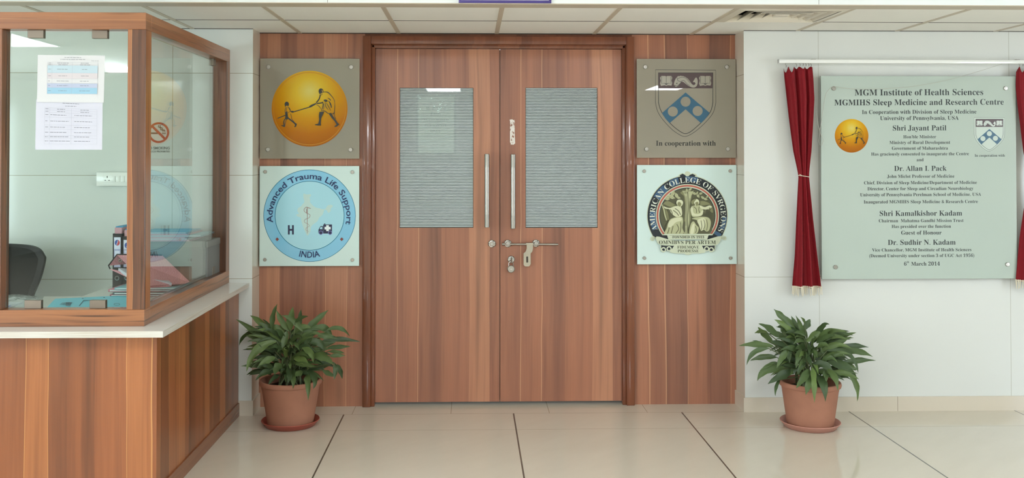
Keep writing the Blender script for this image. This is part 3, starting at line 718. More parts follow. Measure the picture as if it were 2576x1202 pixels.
# relief scene: a tree between two seated figures
a.poly(ol1, curve([(330, 480), (380, 430), (470, 470), (500, 440), (560, 460), (560, 380), (520, 340), (600, 310), (660, 340), (640, 380), (640, 450), (760, 430), (850, 470), (870, 560), (800, 520), (740, 640), (400, 640), (350, 560)], 4, True))
a.poly(ol2, [(540, 320), (570, 330), (600, 318), (640, 330), (665, 318), (640, 370), (632, 450), (628, 600), (640, 700), (626, 788), (556, 788), (572, 700), (574, 560), (578, 440), (572, 380)])
a.line(ol0, curve([(600, 340), (606, 480), (596, 640), (604, 780)], 6), 7).line(ol0, curve([(585, 380), (588, 520), (580, 700)], 6), 4).line(ol0, curve([(625, 400), (618, 560), (630, 720)], 6), 4)
for x, y, r_, an in ((400, 380, 40, 20), (440, 350, 40, 60), (480, 372, 36, 110), (500, 395, 26, 160), (430, 392, 36, -20), (380, 410, 30, 0), (590, 318, 26, 90), (625, 306, 24, 30), (670, 350, 28, -30), (710, 375, 28, -60), (740, 350, 24, 20), (760, 395, 26, -40), (790, 410, 26, -20), (810, 385, 18, 30), (700, 345, 20, 60), (560, 330, 22, 140)):
    ca, sa = math.cos(R(an)), math.sin(R(an)); lf = [(-1, 0), (-.4, .42), (.2, .5), (1, .05), (.2, -.45), (-.4, -.4)]
    a.poly(ol0, [(x+3+(u*ca-v*sa)*r_*1.08, y+4-(u*sa+v*ca)*r_*1.08) for u, v in lf]).poly(ol2, [(x+(u*ca-v*sa)*r_, y-(u*sa+v*ca)*r_) for u, v in lf]).line(ol1, [(x-r_*.8*ca, y+r_*.8*sa), (x+r_*.8*ca, y-r_*.8*sa)], 3)
# left seated figure in long robes, arm stretched to a serpent staff
a.line(ol2, curve([(322, 470), (340, 520), (352, 580), (372, 640)], 5), 15).line(ol0, curve([(330, 470), (350, 520), (362, 580), (380, 640)], 5), 4)
a.poly(ol0, curve([(480, 440), (540, 412), (566, 440), (572, 520), (560, 640), (556, 780), (366, 788), (362, 700), (400, 620), (372, 520), (330, 490), (340, 466), (400, 492), (460, 490)], 4, True))
a.poly(ol3, curve([(330, 470), (345, 490), (400, 505), (450, 490), (476, 484), (520, 492), (536, 540), (530, 590), (470, 600), (420, 560), (400, 520), (352, 510)], 4, True))
a.poly(ol2, curve([(400, 640), (450, 610), (530, 600), (548, 640), (540, 720), (546, 784), (360, 784), (372, 720)], 4, True))
a.poly(ol3, curve([(410, 640), (470, 612), (525, 612), (530, 640), (470, 660), (440, 690), (400, 720), (384, 690)], 4, True))
a.poly(ol3, curve([(474, 448), (486, 422), (520, 416), (546, 436), (542, 470), (520, 492), (496, 488), (484, 470)], 4, True)).poly(ol1, curve([(488, 452), (508, 440), (530, 462), (516, 490), (494, 482)], 4, True))
for st in ([(440, 700), (430, 740), (420, 780)], [(480, 680), (500, 730), (470, 780)], [(520, 660), (524, 720), (510, 780)], [(400, 715), (390, 750), (380, 782)], [(440, 530), (480, 560), (500, 590)], [(460, 510), (500, 540), (520, 580)], [(410, 520), (430, 560), (424, 600)]): a.line(ol0, curve(st, 5), 7)
# right seated figure with bare arms and a fur over the knees
a.poly(ol0, curve([(640, 420), (690, 404), (730, 430), (740, 480), (850, 470), (866, 500), (780, 530), (800, 600), (850, 620), (840, 780), (610, 784), (630, 640), (640, 560), (620, 500)], 4, True))
a.poly(ol2, curve([(632, 500), (660, 480), (730, 478), (760, 520), (756, 580), (700, 600), (650, 600), (634, 560)], 4, True))
a.poly(ol3, curve([(730, 478), (780, 496), (830, 478), (856, 488), (850, 508), (790, 522), (740, 510)], 4, True)).poly(ol3, curve([(628, 510), (650, 500), (662, 560), (720, 568), (752, 532), (766, 540), (740, 588), (660, 590), (636, 570)], 4, True))
a.poly(ol3, curve([(664, 430), (690, 408), (716, 424), (720, 456), (696, 482), (674, 470)], 4, True)).poly(ol1, curve([(680, 446), (706, 440), (712, 466), (694, 484), (682, 470)], 4, True)).poly(ol1, curve([(640, 430), (672, 408), (690, 412), (668, 440), (656, 470), (636, 452)], 4, True))
a.poly(ol2, curve([(640, 620), (740, 600), (820, 610), (846, 660), (830, 740), (800, 760), (770, 740), (740, 752), (720, 700), (700, 640)], 4, True)).poly(ol3, curve([(700, 640), (760, 612), (790, 640), (776, 720), (748, 748), (724, 700)], 4, True))
a.poly(ol2, curve([(612, 780), (630, 680), (660, 650), (690, 690), (716, 720), (700, 776), (660, 784)], 4, True)).poly(ol3, curve([(624, 776), (646, 690), (670, 680), (660, 776)], 4, True))
for st in ([(740, 640), (750, 700), (744, 740)], [(770, 630), (780, 690), (768, 735)], [(800, 630), (810, 690), (800, 750)], [(660, 490), (690, 520), (690, 560)], [(720, 490), (716, 530), (730, 560)], [(680, 700), (690, 740), (680, 776)], [(830, 500), (838, 560), (850, 600)], [(850, 500), (820, 560), (800, 590)]): a.line(ol0, curve(st, 5), 6)
a.poly(crm, [(336, 784), (856, 784), (856, 797), (820, 800), (806, 846), (388, 846), (374, 800), (336, 797)])
a.line(ol1, [(400, 800), (800, 800)], 3)
a.poly(blk, [(310, 905), (310, 950), (340, 968), (462, 946), (462, 905)]).poly(blk, [(742, 905), (742, 946), (860, 968), (888, 950), (888, 905)])
a.line(crm, curve([(226, 815), (205, 820), (196, 845), (216, 858), (234, 845), (220, 828)], 5), 9).line(crm, curve([(968, 800), (990, 812), (1010, 830), (1000, 848), (980, 842), (984, 822)], 5), 9)
a.poly(crm, curve([(260, 812), (420, 850), (600, 856), (780, 850), (945, 810), (915, 900), (760, 912), (600, 916), (440, 912), (290, 898)], 4, True))
a.poly(crm, [(455, 905), (745, 905), (790, 985), (730, 996), (640, 998), (612, 1012), (584, 1012), (560, 998), (470, 996), (400, 985)])
for x, y in ((395, 945), (335, 955), (800, 945), (850, 955)): a.disc(crm, (x, y), 28, 15)
a.line(crm, [(306, 905), (306, 962), (330, 978)], 8).line(crm, [(892, 900), (888, 955), (862, 975)], 8)
a.mb.build('emblem_print', None, t, smooth=False)
cc = a.P(*c); Yt = a.lay(); b = MB(); b.use(mat('seal_letter_print', (216, 222, 206), .1))
text_arc(b, 'AMERICAN COLLEGE OF SVRGEONS', cc, a.k(357), 204, -26, a.k(82), Yt, True, -.009)
b.use(mat('seal_letter_dark_print', (52, 54, 40), .1))
for s, xa, xb, y in (('FOVNDED IN 1913', 430, 772, 832), ('OMNIBVS PER ARTEM', 287, 898, 894), ('FIDEMQVE', 484, 718, 942), ('PRODESSE', 488, 714, 983)):
    text_line(b, s, a.P(xa, y), a.P(xb, y), Yt, True, -.006)
b.build('lettering', None, t, smooth=False)
standoffs(t, [(1620.3, 430.5), (1836.7, 430), (1621, 649), (1837.6, 649)], YP, .0105)

# ------------------------------------------------------------------ the big plaque on the right wall
YQ = -.24
green = NT('pale_green_plaque_glass'); v, x, y, z = green.xyz()
green.link(green.mix(green.noise(v, 1.2, 2), lin((174, 187, 176)), lin((182, 194, 184))), green.b.inputs['Base Color']); green.b.inputs['Roughness'].default_value = .05
q0, q1 = at(2067.5, 702, Y=YQ), at(2555, 192, Y=YQ)
t = thing('glass_plaque', ((q0.x+q1.x)/2, YQ, q0.z), 'large pale green glass plaque covered with lines of black lettering on the right wall', 'plaque')
MB().box(q0.x, q1.x, YQ, YQ+.012, q0.z, q1.z, .001, 1).build('glass_panel', green.m, t, smooth=False)
LN = [('MGM Institute of Health Sciences', 2150, 2473.4, 239.5), ('MGMIHS Sleep Medicine and Research Centre', 2099, 2525, 264), ('In Cooperation with Division of Sleep Medicine', 2168.4, 2456.6, 286),
 ('University of Pennsylvania, USA', 2214, 2411.6, 301.6), ('Shri Jayant Patil', 2246, 2380.6, 328), ("Hon'ble Minister", 2272.4, 2355, 347.7), ('Ministry of Rural Development', 2237.6, 2390.3, 362),
 ('Government of Maharashtra', 2243.6, 2384.7, 376.4), ('Has graciously consented to inaugurate the Centre', 2191.5, 2437.5, 390.8), ('and', 2306, 2323.4, 405.5), ('Dr. Allan I. Pack', 2249.5, 2381.3, 429.5),
 ('John Miclot Professor of Medicine', 2231.5, 2400.9, 447), ('Chief, Division of Sleep Medicine/Department of Medicine', 2173.5, 2457.6, 463), ('Director, Center for Sleep and Circadian Neurobiology', 2182.3, 2448.8, 478),
 ('University of Pennsylvania Perelman School of Medicine, USA', 2163.7, 2468, 493), ('Inaugurated MGMIHS Sleep Medicine & Research Centre', 2173, 2460, 511), ('Shri Kamalkishor Kadam', 2213, 2420.4, 542.5),
 ('Chairman  Mahatma Gandhi Mission Trust', 2210.7, 2423.9, 558.5), ('Has presided over the function', 2242.9, 2392.4, 573), ('Guest of Honour', 2267, 2368.7, 589.8), ('Dr. Sudhir N. Kadam', 2233.5, 2404, 615.5),
 ('Vice Chancellor, MGM Institute of Health Sciences', 2193.7, 2443.7, 632), ('(Deemed University under section 3 of UGC Act 1956)', 2186.7, 2451, 646.5), ('6', 2274.3, 2280.6, 667.8), ('th', 2281.4, 2287, 661), ('March 2014', 2292.3, 2364.5, 667.8),
 ('In cooperation with', 2452, 2528, 394)]
b = MB(); Yt = YQ-.0005
for s, xa, xb, y in LN:
    dyy = -.0045*(xb-xa)/2
    P, Q = at(xa, y-dyy, Y=Yt), at(xb, y+dyy, Y=Yt); text_line(b, s, (P.x, P.z), (Q.x, Q.z), Yt, True)
b.build('lettering', MT['ink'], t, smooth=False)
k_ = 410*2/84.6
gold_emblem(t, 2142.3-596/k_, 341.5-615/k_, k_, YQ-.0004, False)
k_ = 652/76.5
shield_emblem(t, 2488.8-578/k_, 295.6-195/k_, k_, YQ-.0004, mat('pale_print', (206, 214, 206), .1), mat('shield_field_print', (196, 208, 198), .1))
standoffs(t, [(2097, 222.5), (2529, 222), (2101.5, 671.5), (2534, 665)], YQ, .0125, YW-.001)

# ------------------------------------------------------------------ curtains beside the plaque, rail, cords
YC = -.262
r0, r1 = at(1960, 158.5, Y=YC-.008), at(1960, 149.5, Y=YC-.008); rx1 = at(2660, 150, Y=YC).x
t = thing('curtain_rail', (r0.x, YC, r1.z), 'white curtain rail fixed to the right wall above the green plaque', 'curtain rail')
MB().box(r0.x, rx1, YC-.010, YC+.012, r0.z, r1.z, .002).build('rail', MT['white'], t)
MB().box(r0.x-.004, r0.x, YC-.011, YC+.013, r0.z-.001, r1.z+.001, .001).build('end_cap', mat('grey_plastic', (176, 176, 170), .4), t)
for px in (2047, 2560):
    p = at(px, 148, Y=YC); MB().box(p.x-.012, p.x+.012, YC-.004, YW-.001, r1.z-.002, r1.z+.004, .001).build('bracket', MT['steel'], t)
red = NT('red_satin_cloth'); v, x, y, z = red.xyz()
rn_ = red.noise(red.comb(red.math('MULTIPLY', x, 60.), red.math('MULTIPLY', y, 60.), red.math('MULTIPLY', z, 420.)), 1., 2)
red.link(red.mix(rn_, lin((112, 9, 19)), lin((138, 17, 29))), red.b.inputs['Base Color']); red.b.inputs['Roughness'].default_value = .6; red.b.inputs['Specular IOR Level'].default_value = .2; red.b.inputs['Sheen Weight'].default_value = .08
def curtain(rows, tie_y, label, fringe, hooks, phase):
    top = at(.5*(rows[0][0]+rows[0][1]), rows[0][2], Y=YC); ctr = at(.5*(rows[-1][0]+rows[-1][1]), rows[-1][2], Y=YC)
    t = thing('curtain', (ctr.x, YC, ctr.z), label, 'curtain', 'red curtains beside the plaque')
    nu = 96; vs = []; fs = []; m = 60; bot = []
    yy = [r[2] for r in rows]
    def row(y):
        for a, b_ in zip(rows, rows[1:]):
            if a[2] <= y <= b_[2]:
                k = (y-a[2])/(b_[2]-a[2]); k = k*k*(3-2*k) if False else k
                return [a[i]+(b_[i]-a[i])*k for i in (0, 1, 3)]
        return [rows[-1][0], rows[-1][1], rows[-1][3]]
    ys = [yy[0]+(yy[-1]-yy[0])*i/m for i in range(m+1)]
    for i, y in enumerate(ys):
        xl_, xr_, amp = row(y)
        for j in range(nu+1):
            u = j/nu; w = u+.018*math.sin(2*math.pi*3*u+phase+i*.02)
            dyp = 0
            if i < 4: dyp = (4-i)/4*(9*math.sin(math.pi*u*5+phase)**2*(1.6 if u < .35 else .6))
            p = at(xl_+(xr_-xl_)*min(1, max(0, w)), y+dyp, Y=YC)
            f = math.sin(2*math.pi*2.6*u+phase+.35*math.sin(i*.09))+.4*math.sin(2*math.pi*5.3*u+1.3*phase+i*.02)+.12*math.sin(2*math.pi*11*u)
            vs.append((p.x, YC-.005+amp*f, p.z))
            if i == m: bot.append(vs[-1])
    for i in range(m):
        for j in range(nu): k = i*(nu+1)+j; fs.append([k, k+1, k+nu+2, k+nu+1])
    b = MB(); b.add(vs, fs); o = b.build('cloth', red.m, t, ang=80)
    so_ = o.modifiers.new('thickness', 'SOLIDIFY'); so_.thickness = .0018
    b = MB()
    for j in range(0, nu+1, 3):
        p = Vector(bot[j]); dx_ = random.uniform(-.006, .006)
        b.tube([p+Vector((0, -.002, .012)), p+Vector((dx_*.3, -.004, -.006)), p+Vector((dx_, -.003, -fringe*random.uniform(.8, 1.1)))], [.0032, .0028, .002], 6)
    for j in range(0, nu, 2): b.tube([Vector(bot[j])+Vector((0, -.003, .006)), Vector(bot[min(nu, j+2)])+Vector((0, -.003, .006))], .0035, 6)
    fr = b.build('fringe', MT['cream'], t)
    xl_, xr_, amp = row(tie_y); a0, a1 = at(xl_-1, tie_y-2, Y=YC), at(xr_+1, tie_y+2, Y=YC); pts = []
    for i in range(25):
        an = 2*math.pi*i/24; pts.append(((a0.x+a1.x)/2+(a1.x-a0.x)/2*math.cos(an), YC-.005+.022*math.sin(an), (a0.z+a1.z)/2+(a1.z-a0.z)/2*math.cos(an)*1.0))
    b = MB().tube(pts, .0022, 6, False); b.tube([pts[18], Vector(pts[18])+Vector((-.02, -.006, .004)), Vector(pts[18])+Vector((-.034, -.004, .012))], .0016, 6)
    b.build('tie', MT['cream'], t)
    for px, py in hooks:
        p = at(px, py, Y=YC)
        MB().tube([(p.x, YC, r0.z+.002), (p.x, YC, p.z+.008), (p.x+.004, YC-.006, p.z), (p.x, YC-.008, p.z-.008)], .0018, 6).build('hook', MT['steel'], t)
    return t
curtain([(1972, 2041, 168, .012), (1975, 2043, 200, .016), (1981, 2045, 250, .017), (1988, 2042, 310, .016), (1997, 2038, 380, .013), (2006, 2034, 425, .007), (2009, 2033, 443, .005), (2008, 2035, 470, .008), (2004, 2042, 550, .013), (2000, 2052, 640, .016), (1993, 2062, 724, .019)],
        443, 'red curtain tied with cord, hanging left of the green plaque', .045, [(1976, 166), (2002, 164), (2011, 163), (2019, 162), (2026, 163), (2033, 163), (2039, 164)], .6)
curtain([(2557, 2628, 168, .012), (2557, 2626, 220, .016), (2561, 2624, 262, .017), (2567, 2620, 310, .016), (2575, 2614, 380, .013), (2582, 2609, 425, .007), (2584, 2607, 441, .005), (2583, 2609, 470, .008), (2577, 2614, 520, .011), (2566, 2622, 600, .015), (2557, 2632, 708, .019)],
        441, 'red curtain right of the green plaque, mostly beyond the edge of the picture', .045, [(2562, 164), (2571, 163), (2580, 163), (2590, 163), (2600, 163), (2612, 164)], 1.9)
def wire(px, Y): return [at(x, y, Y=Y) for x, y in curve(px, 8)]
t = thing('pull_cord', at(2064, 366, Y=YC), 'thin grey curtain pull cord looping down the left edge of the green plaque', 'cord')
MB().tube(wire([(2040, 160), (2046, 220), (2056, 300), (2064, 335), (2071, 352), (2066, 365), (2060, 356), (2063, 330), (2070, 280), (2078, 235), (2096, 217)], YC), .0013, 6).build('cord', MT['cordgrey'], t)
t = thing('thread', at(2300, 217, Y=YC), 'thin grey thread drooping across the top of the green plaque', 'cord')
MB().tube(wire([(2097, 217), (2140, 223), (2200, 224), (2290, 218), (2380, 202), (2460, 180), (2530, 158)], YC), .0011, 6).build('strand', MT['cordgrey'], t)

# ------------------------------------------------------------------ reception booth: base, worktop, glazed timber frame
BX, BY, BT, TZ = -1.4239, -1.6862, 2.1472, .7779
TX, TY, SX = -1.3053, -1.808, -1.3658
SY = at(394, 1000, X=SX).y
LX = -3.6
t = thing('reception_counter', (-2.4, SY, 0), 'brown wood-clad counter base under the white worktop and glass booth', 'counter')
b = MB(); b.use(MT['counter']); b.box(LX, SX, SY, SY+.018, 0, TZ-.027); b.build('front_panel', None, t, smooth=False)
b = MB(); b.use(MT['counter']); b.box(SX-.018, SX-.0005, SY+.018, YW-.003, 0, TZ-.027); b.build('side_panel', None, t, smooth=False)
MB().box(SX-.0005, SX+.007, SY+.004, YW-.012, 0, .075).build('kick_strip', MT['kick'], t, smooth=False)
edge = NT('worktop_edge'); v, x, y, z = edge.xyz()
nn = edge.noise(edge.comb(edge.math('MULTIPLY', edge.math('ADD', x, y), 3.), 0., edge.math('MULTIPLY', z, 260.)), 1., 4, .65)
edge.link(edge.ramp(nn, [(.35, lin((182, 172, 154))), (.55, lin((206, 204, 194)))]), edge.b.inputs['Base Color']); edge.b.inputs['Roughness'].default_value = .3
DX, DY = at(240, 733, Z=TZ).x, -.74
b = MB()
pts = [(LX, TY), (TX, TY), (TX, YW), (DX, YW), (DX, DY), (LX, DY)]
n = len(pts); z0, z1 = TZ-.027, TZ
loop = [Vector((p[0], p[1], 0)) for p in pts]; tr = [list(q) for q in tessellate_polygon([loop])]
b.use(MT['white']).add([(p[0], p[1], z1) for p in pts], tr); b.add([(p[0], p[1], z0) for p in pts], tr)
b.use(edge.m)
for i in range(n):
    p, q = pts[i], pts[(i+1) % n]; b.add([(p[0], p[1], z0), (q[0], q[1], z0), (q[0], q[1], z1), (p[0], p[1], z1)], [[0, 1, 2, 3]])
wt = b.build('counter_worktop', None, None, (-2.4, TY, TZ), smooth=False); tag(wt, 'white laminate worktop with marbled edge on the brown counter', 'worktop')
b = MB(); b.use(mat('desk_leg', (190, 190, 184), .5)); b.box(DX+.01, DX+.03, DY, YW-.003, 0, TZ-.027); b.build('desk_support', None, t, smooth=False)

S = .078
t = thing('glass_booth', (BX, BY, TZ), 'reception booth screen of brown timber posts and clear glass on the white worktop', 'glass partition')
LP = at(3, 400, Y=BY).x
b = MB(); b.use(MT['beam'])
b.box(LX, BX, BY, BY+S, BT-.0735, BT, .0015, 1); b.build('front_head_rail', None, t, smooth=False)
b = MB(); b.use(MT['beam']); b.box(BX-S, BX, BY+S, YW, BT-.0735, BT, .0015, 1); b.build('side_head_rail', None, t, smooth=False)
b = MB(); b.use(MT['beam']); b.box(LX, BX, BY, BY+S, TZ, TZ+.073, .0015, 1); b.build('front_bottom_rail', None, t, smooth=False)
b = MB(); b.use(MT['beam']); b.box(BX-S, BX, BY+S, YW, TZ, TZ+.073, .0015, 1); b.build('side_bottom_rail', None, t, smooth=False)
zz = (TZ+.073, BT-.0735)
for x0_, x1_, y0_, y1_ in ((BX-S, BX, BY, BY+S), (LP-S, LP, BY, BY+S), (BX-S, BX, YW-.078, YW)):
    b = MB(); b.use(MT['post']); b.box(x0_, x1_, y0_, y1_, zz[0], zz[1], .0015, 1); b.build('post', None, t, smooth=False)
GY, GX, GT = BY+.042, BX-.042, .008
MB().box(LP+.004, BX-S-.003, GY, GY+GT, zz[0]+.003, zz[1]-.008).build('glass_pane', MT['clear'], t, smooth=False)
MB().box(LX, LP-S-.004, GY, GY+GT, zz[0]+.003, zz[1]-.008).build('glass_pane', MT['clear'], t, smooth=False)
MB().box(GX-GT, GX, BY+S+.003, YW-.078-.03, zz[0]+.003, zz[1]-.008).build('glass_pane', MT['clear'], t, smooth=False)
def clamp(x0_, x1_, y0_, y1_, z0_, z1_): MB().box(x0_, x1_, y0_, y1_, z0_, z1_, .0012, 1).build('glass_clamp', MT['clampm'], t, smooth=False)
for xa, xb, ya, yb in ((69, 109, 74, 95.5), (231, 270, 74, 96.5), (61, 103, 755, 778), (225, 265, 755, 778)):
    p, q = at(xa, yb, Y=GY-.008), at(xb, ya, Y=GY-.008)
    if ya < 400: clamp(p.x, q.x, GY-.008, GY+.016, p.z, zz[1])
    else: clamp(p.x, q.x, GY-.008, GY+.016, zz[0], q.z)
ys_ = BY+S+.05; ye_ = at(540, 600, X=GX+.004).y
for y_c in (ys_, ye_-.03):
    clamp(GX-.016, GX+.008, y_c-.027, y_c+.027, zz[1]-.04, zz[1]); clamp(GX-.016, GX+.008, y_c-.027, y_c+.027, zz[0], zz[0]+.045)

# paper sheets taped to the front pane
def sheet(px, m, label, Y, cols):
    P = [at(x, y, Y=Y) for x, y in px]
    t = thing('paper_sheet', ((P[0].x+P[2].x)/2, Y, P[2].z), label, 'notice')
    b = MB(); b.use(m); n = 8; vs = []; fs = []
    def L(u, w): return (P[0]*(1-u)+P[1]*u)*(1-w)+(P[3]*(1-u)+P[2]*u)*w
    for i in range(n+1):
        for j in range(n+1):
            p = L(i/n, j/n); vs.append((p.x, Y-.0012*math.sin(math.pi*i/n)*(j/n)**3, p.z))
    for i in range(n):
        for j in range(n): k = i*(n+1)+j; fs.append([k, k+1, k+n+2, k+n+1])
    b.add(vs, fs); b.build('sheet', None, t)
    def Q(x, y, d=.002):
        p = L(x, y); return (p.x, p.z)
    b = MB(); 
    for m2, x0_, y0_, x1_, y1_ in cols:
        b.use(m2); b.flat([Q(x0_, y0_), Q(x1_, y0_), Q(x1_, y1_), Q(x0_, y1_)], Y-.0018-(.0002 if m2 in (MT['greyink'], MT['paleink']) else 0))
    b.build('printed_table', None, t, smooth=False)
c1_, c2_, c3_, c4_ = mat('cell_pale_blue', (178, 198, 206), .7), mat('cell_pink', (202, 195, 197), .7), mat('cell_lilac', (174, 182, 202), .7), mat('cell_blue', (146, 186, 206), .7)
def rules(xs, ys, w=.0012):
    l = [(MT['paleink'], x-w, ys[0], x+w, ys[-1]) for x in xs]; return l+[(MT['paleink'], xs[0], y-w, xs[-1], y+w) for y in ys]
G = MT['greyink']
random.seed(3)
row1 = [.15, .19, .22, .38, .50, .60, .69, .82]
cells1 = [(c1_, .15, .22, .90, .38), (c2_, .15, .38, .90, .50), (c3_, .15, .60, .90, .69), (c4_, .15, .69, .90, .82)]
def words_(x0_, x1_, ym, hh=.0042):
    l = []; x = x0_
    while x < x1_-.008:
        w_ = min(random.uniform(.018, .06), x1_-x); l.append((G, x, ym-hh, x+w_, ym+hh)); x += w_+.008
    return l
txt1 = words_(.40, .65, .052)+words_(.34, .71, .092)+words_(.80, .91, .117, .003)
for a_, b_ in zip(row1, row1[1:]):
    m_ = (a_+b_)/2; r1_, r2_ = random.uniform(.05, .09), random.uniform(.04, .09); txt1 += words_(.165, .205, m_)+words_(.38-r1_, .38+r1_, m_)+words_(.71-r2_, .71+r2_, m_)
row2 = [.155, .20, .25, .34, .50, .585, .71, .765, .885]
txt2 = words_(.40, .65, .052)+words_(.44, .61, .106)
for i_, (a_, b_) in enumerate(zip(row2, row2[1:])):
    m_ = (a_+b_)/2; txt2 += words_(.145, .19, m_)
    if i_ < 2: txt2 += words_(.32, .44, m_)+words_(.67, .80, m_)
    else: txt2 += words_(.22, random.uniform(.44, .525), m_)+words_(.58, random.uniform(.80, .88), m_)
sheet([(91, 250), (258, 258), (257, 376.5), (88.5, 376.5)], MT['paper2'], 'lower white paper sheet with plain ruled table taped on the booth glass', GY-.002, rules([.135, .21, .535, .92], row2)+txt2)
sheet([(95, 138), (264, 139.5), (261, 258), (93, 257)], MT['paper'], 'upper white paper sheet with blue and pink table rows taped on the booth glass', GY-.0048, cells1+rules([.15, .22, .52, .90], row1)+txt1)

# ------------------------------------------------------------------ inside the booth
# switch board and no smoking sign on the wall behind
w0, w1 = at(242, 468, Y=YW-.03), at(352, 433, Y=YW-.03)
t = thing('switch_board', ((w0.x+w1.x)/2, YW, w0.z), 'white wall switch board with a socket and a row of switches', 'switch board')
MB().box(w0.x, w1.x, YW-.03, YW, w0.z, w1.z, .003).build('box', MT['white'], t)
s0, s1 = at(258, 460, Y=YW-.032), at(340, 440, Y=YW-.032)
MB().box(s0.x, s1.x, YW-.032, YW-.029, s0.z, s1.z, .001).build('faceplate', mat('switch_white', (238, 238, 232), .25), t)
b = MB()
for dx_, dz_, w_, h_ in ((.0, .012, .0022, .005), (-.011, -.008, .004, .002), (.011, -.008, .004, .002)):
    p = at(269.5, 450, Y=YW-.0325); b.box(p.x+dx_-w_, p.x+dx_+w_, YW-.0326, YW-.0318, p.z+dz_-h_, p.z+dz_+h_)
b.build('socket_holes', MT['black'], t)
for k in range(4):
    p, q = at(281+11.5*k, 458, Y=YW-.034), at(290.5+11.5*k, 442, Y=YW-.034); MB().box(p.x, q.x, YW-.0345, YW-.031, p.z, q.z, .001).build('switch', MT['white'], t)
pc = at(399, 333.5, Y=YW-.002); rr = (at(425.5, 333.5, Y=YW-.002).x-pc.x)
t = thing('no_smoking_sign', (pc.x, YW, pc.z-rr), 'round red no smoking sign on the booth back wall', 'sign')
redm, inkm = mat('sign_red', (176, 62, 48), .5), mat('sign_grey', (84, 84, 80), .5)
b = MB(); Yn = YW-.0012
b.use(inkm); b.flat([(pc.x-rr*.72, pc.z-rr*.14), (pc.x-rr*.05, pc.z-rr*.14), (pc.x-rr*.16, pc.z+rr*.02), (pc.x-rr*.72, pc.z+rr*.02)], Yn)
for dx_ in (.34, .46, .58): b.flat([(pc.x+rr*dx_, pc.z-rr*.14), (pc.x+rr*(dx_+.07), pc.z-rr*.14), (pc.x+rr*(dx_+.07), pc.z+rr*.02), (pc.x+rr*dx_, pc.z+rr*.02)], Yn)
for o_ in (0, .16):
    st = curve([(.02+o_, .72), (-.04+o_, .56), (.08+o_, .48), (.2+o_, .42), (.18+o_, .28), (.36+o_, .24), (.42+o_, .1)], 5); L_ = []
    b.tube([(pc.x+rr*x, Yn, pc.z+rr*z) for x, z in st], .0022, 6)
b.use(redm); b.flat(circ((pc.x, pc.z), rr), Yn-.0004, [circ((pc.x, pc.z), rr*.8)])
ca = math.cos(R(45)); b.flat([(pc.x-rr*.9*ca-rr*.08, pc.z+rr*.9*ca-rr*.08), (pc.x+rr*.9*ca-rr*.08, pc.z-rr*.9*ca-rr*.08), (pc.x+rr*.9*ca+rr*.08, pc.z-rr*.9*ca+rr*.08), (pc.x-rr*.9*ca+rr*.08, pc.z+rr*.9*ca+rr*.08)], Yn-.0003)
b.build('symbol', None, t, smooth=False)
b = MB()
for s, xa, xb, y in (('NO SMOKING', 368.5, 427, 375.5), ('TOBACCO PROHIBITED', 363, 427.5, 383)):
    P, Q = at(xa, y, Y=Yn), at(xb, y, Y=Yn); text_line(b, s, (P.x, P.z), (Q.x, Q.z), Yn, False, .02)
b.build('lettering', mat('sign_ink', (70, 78, 76), .5), t, smooth=False)

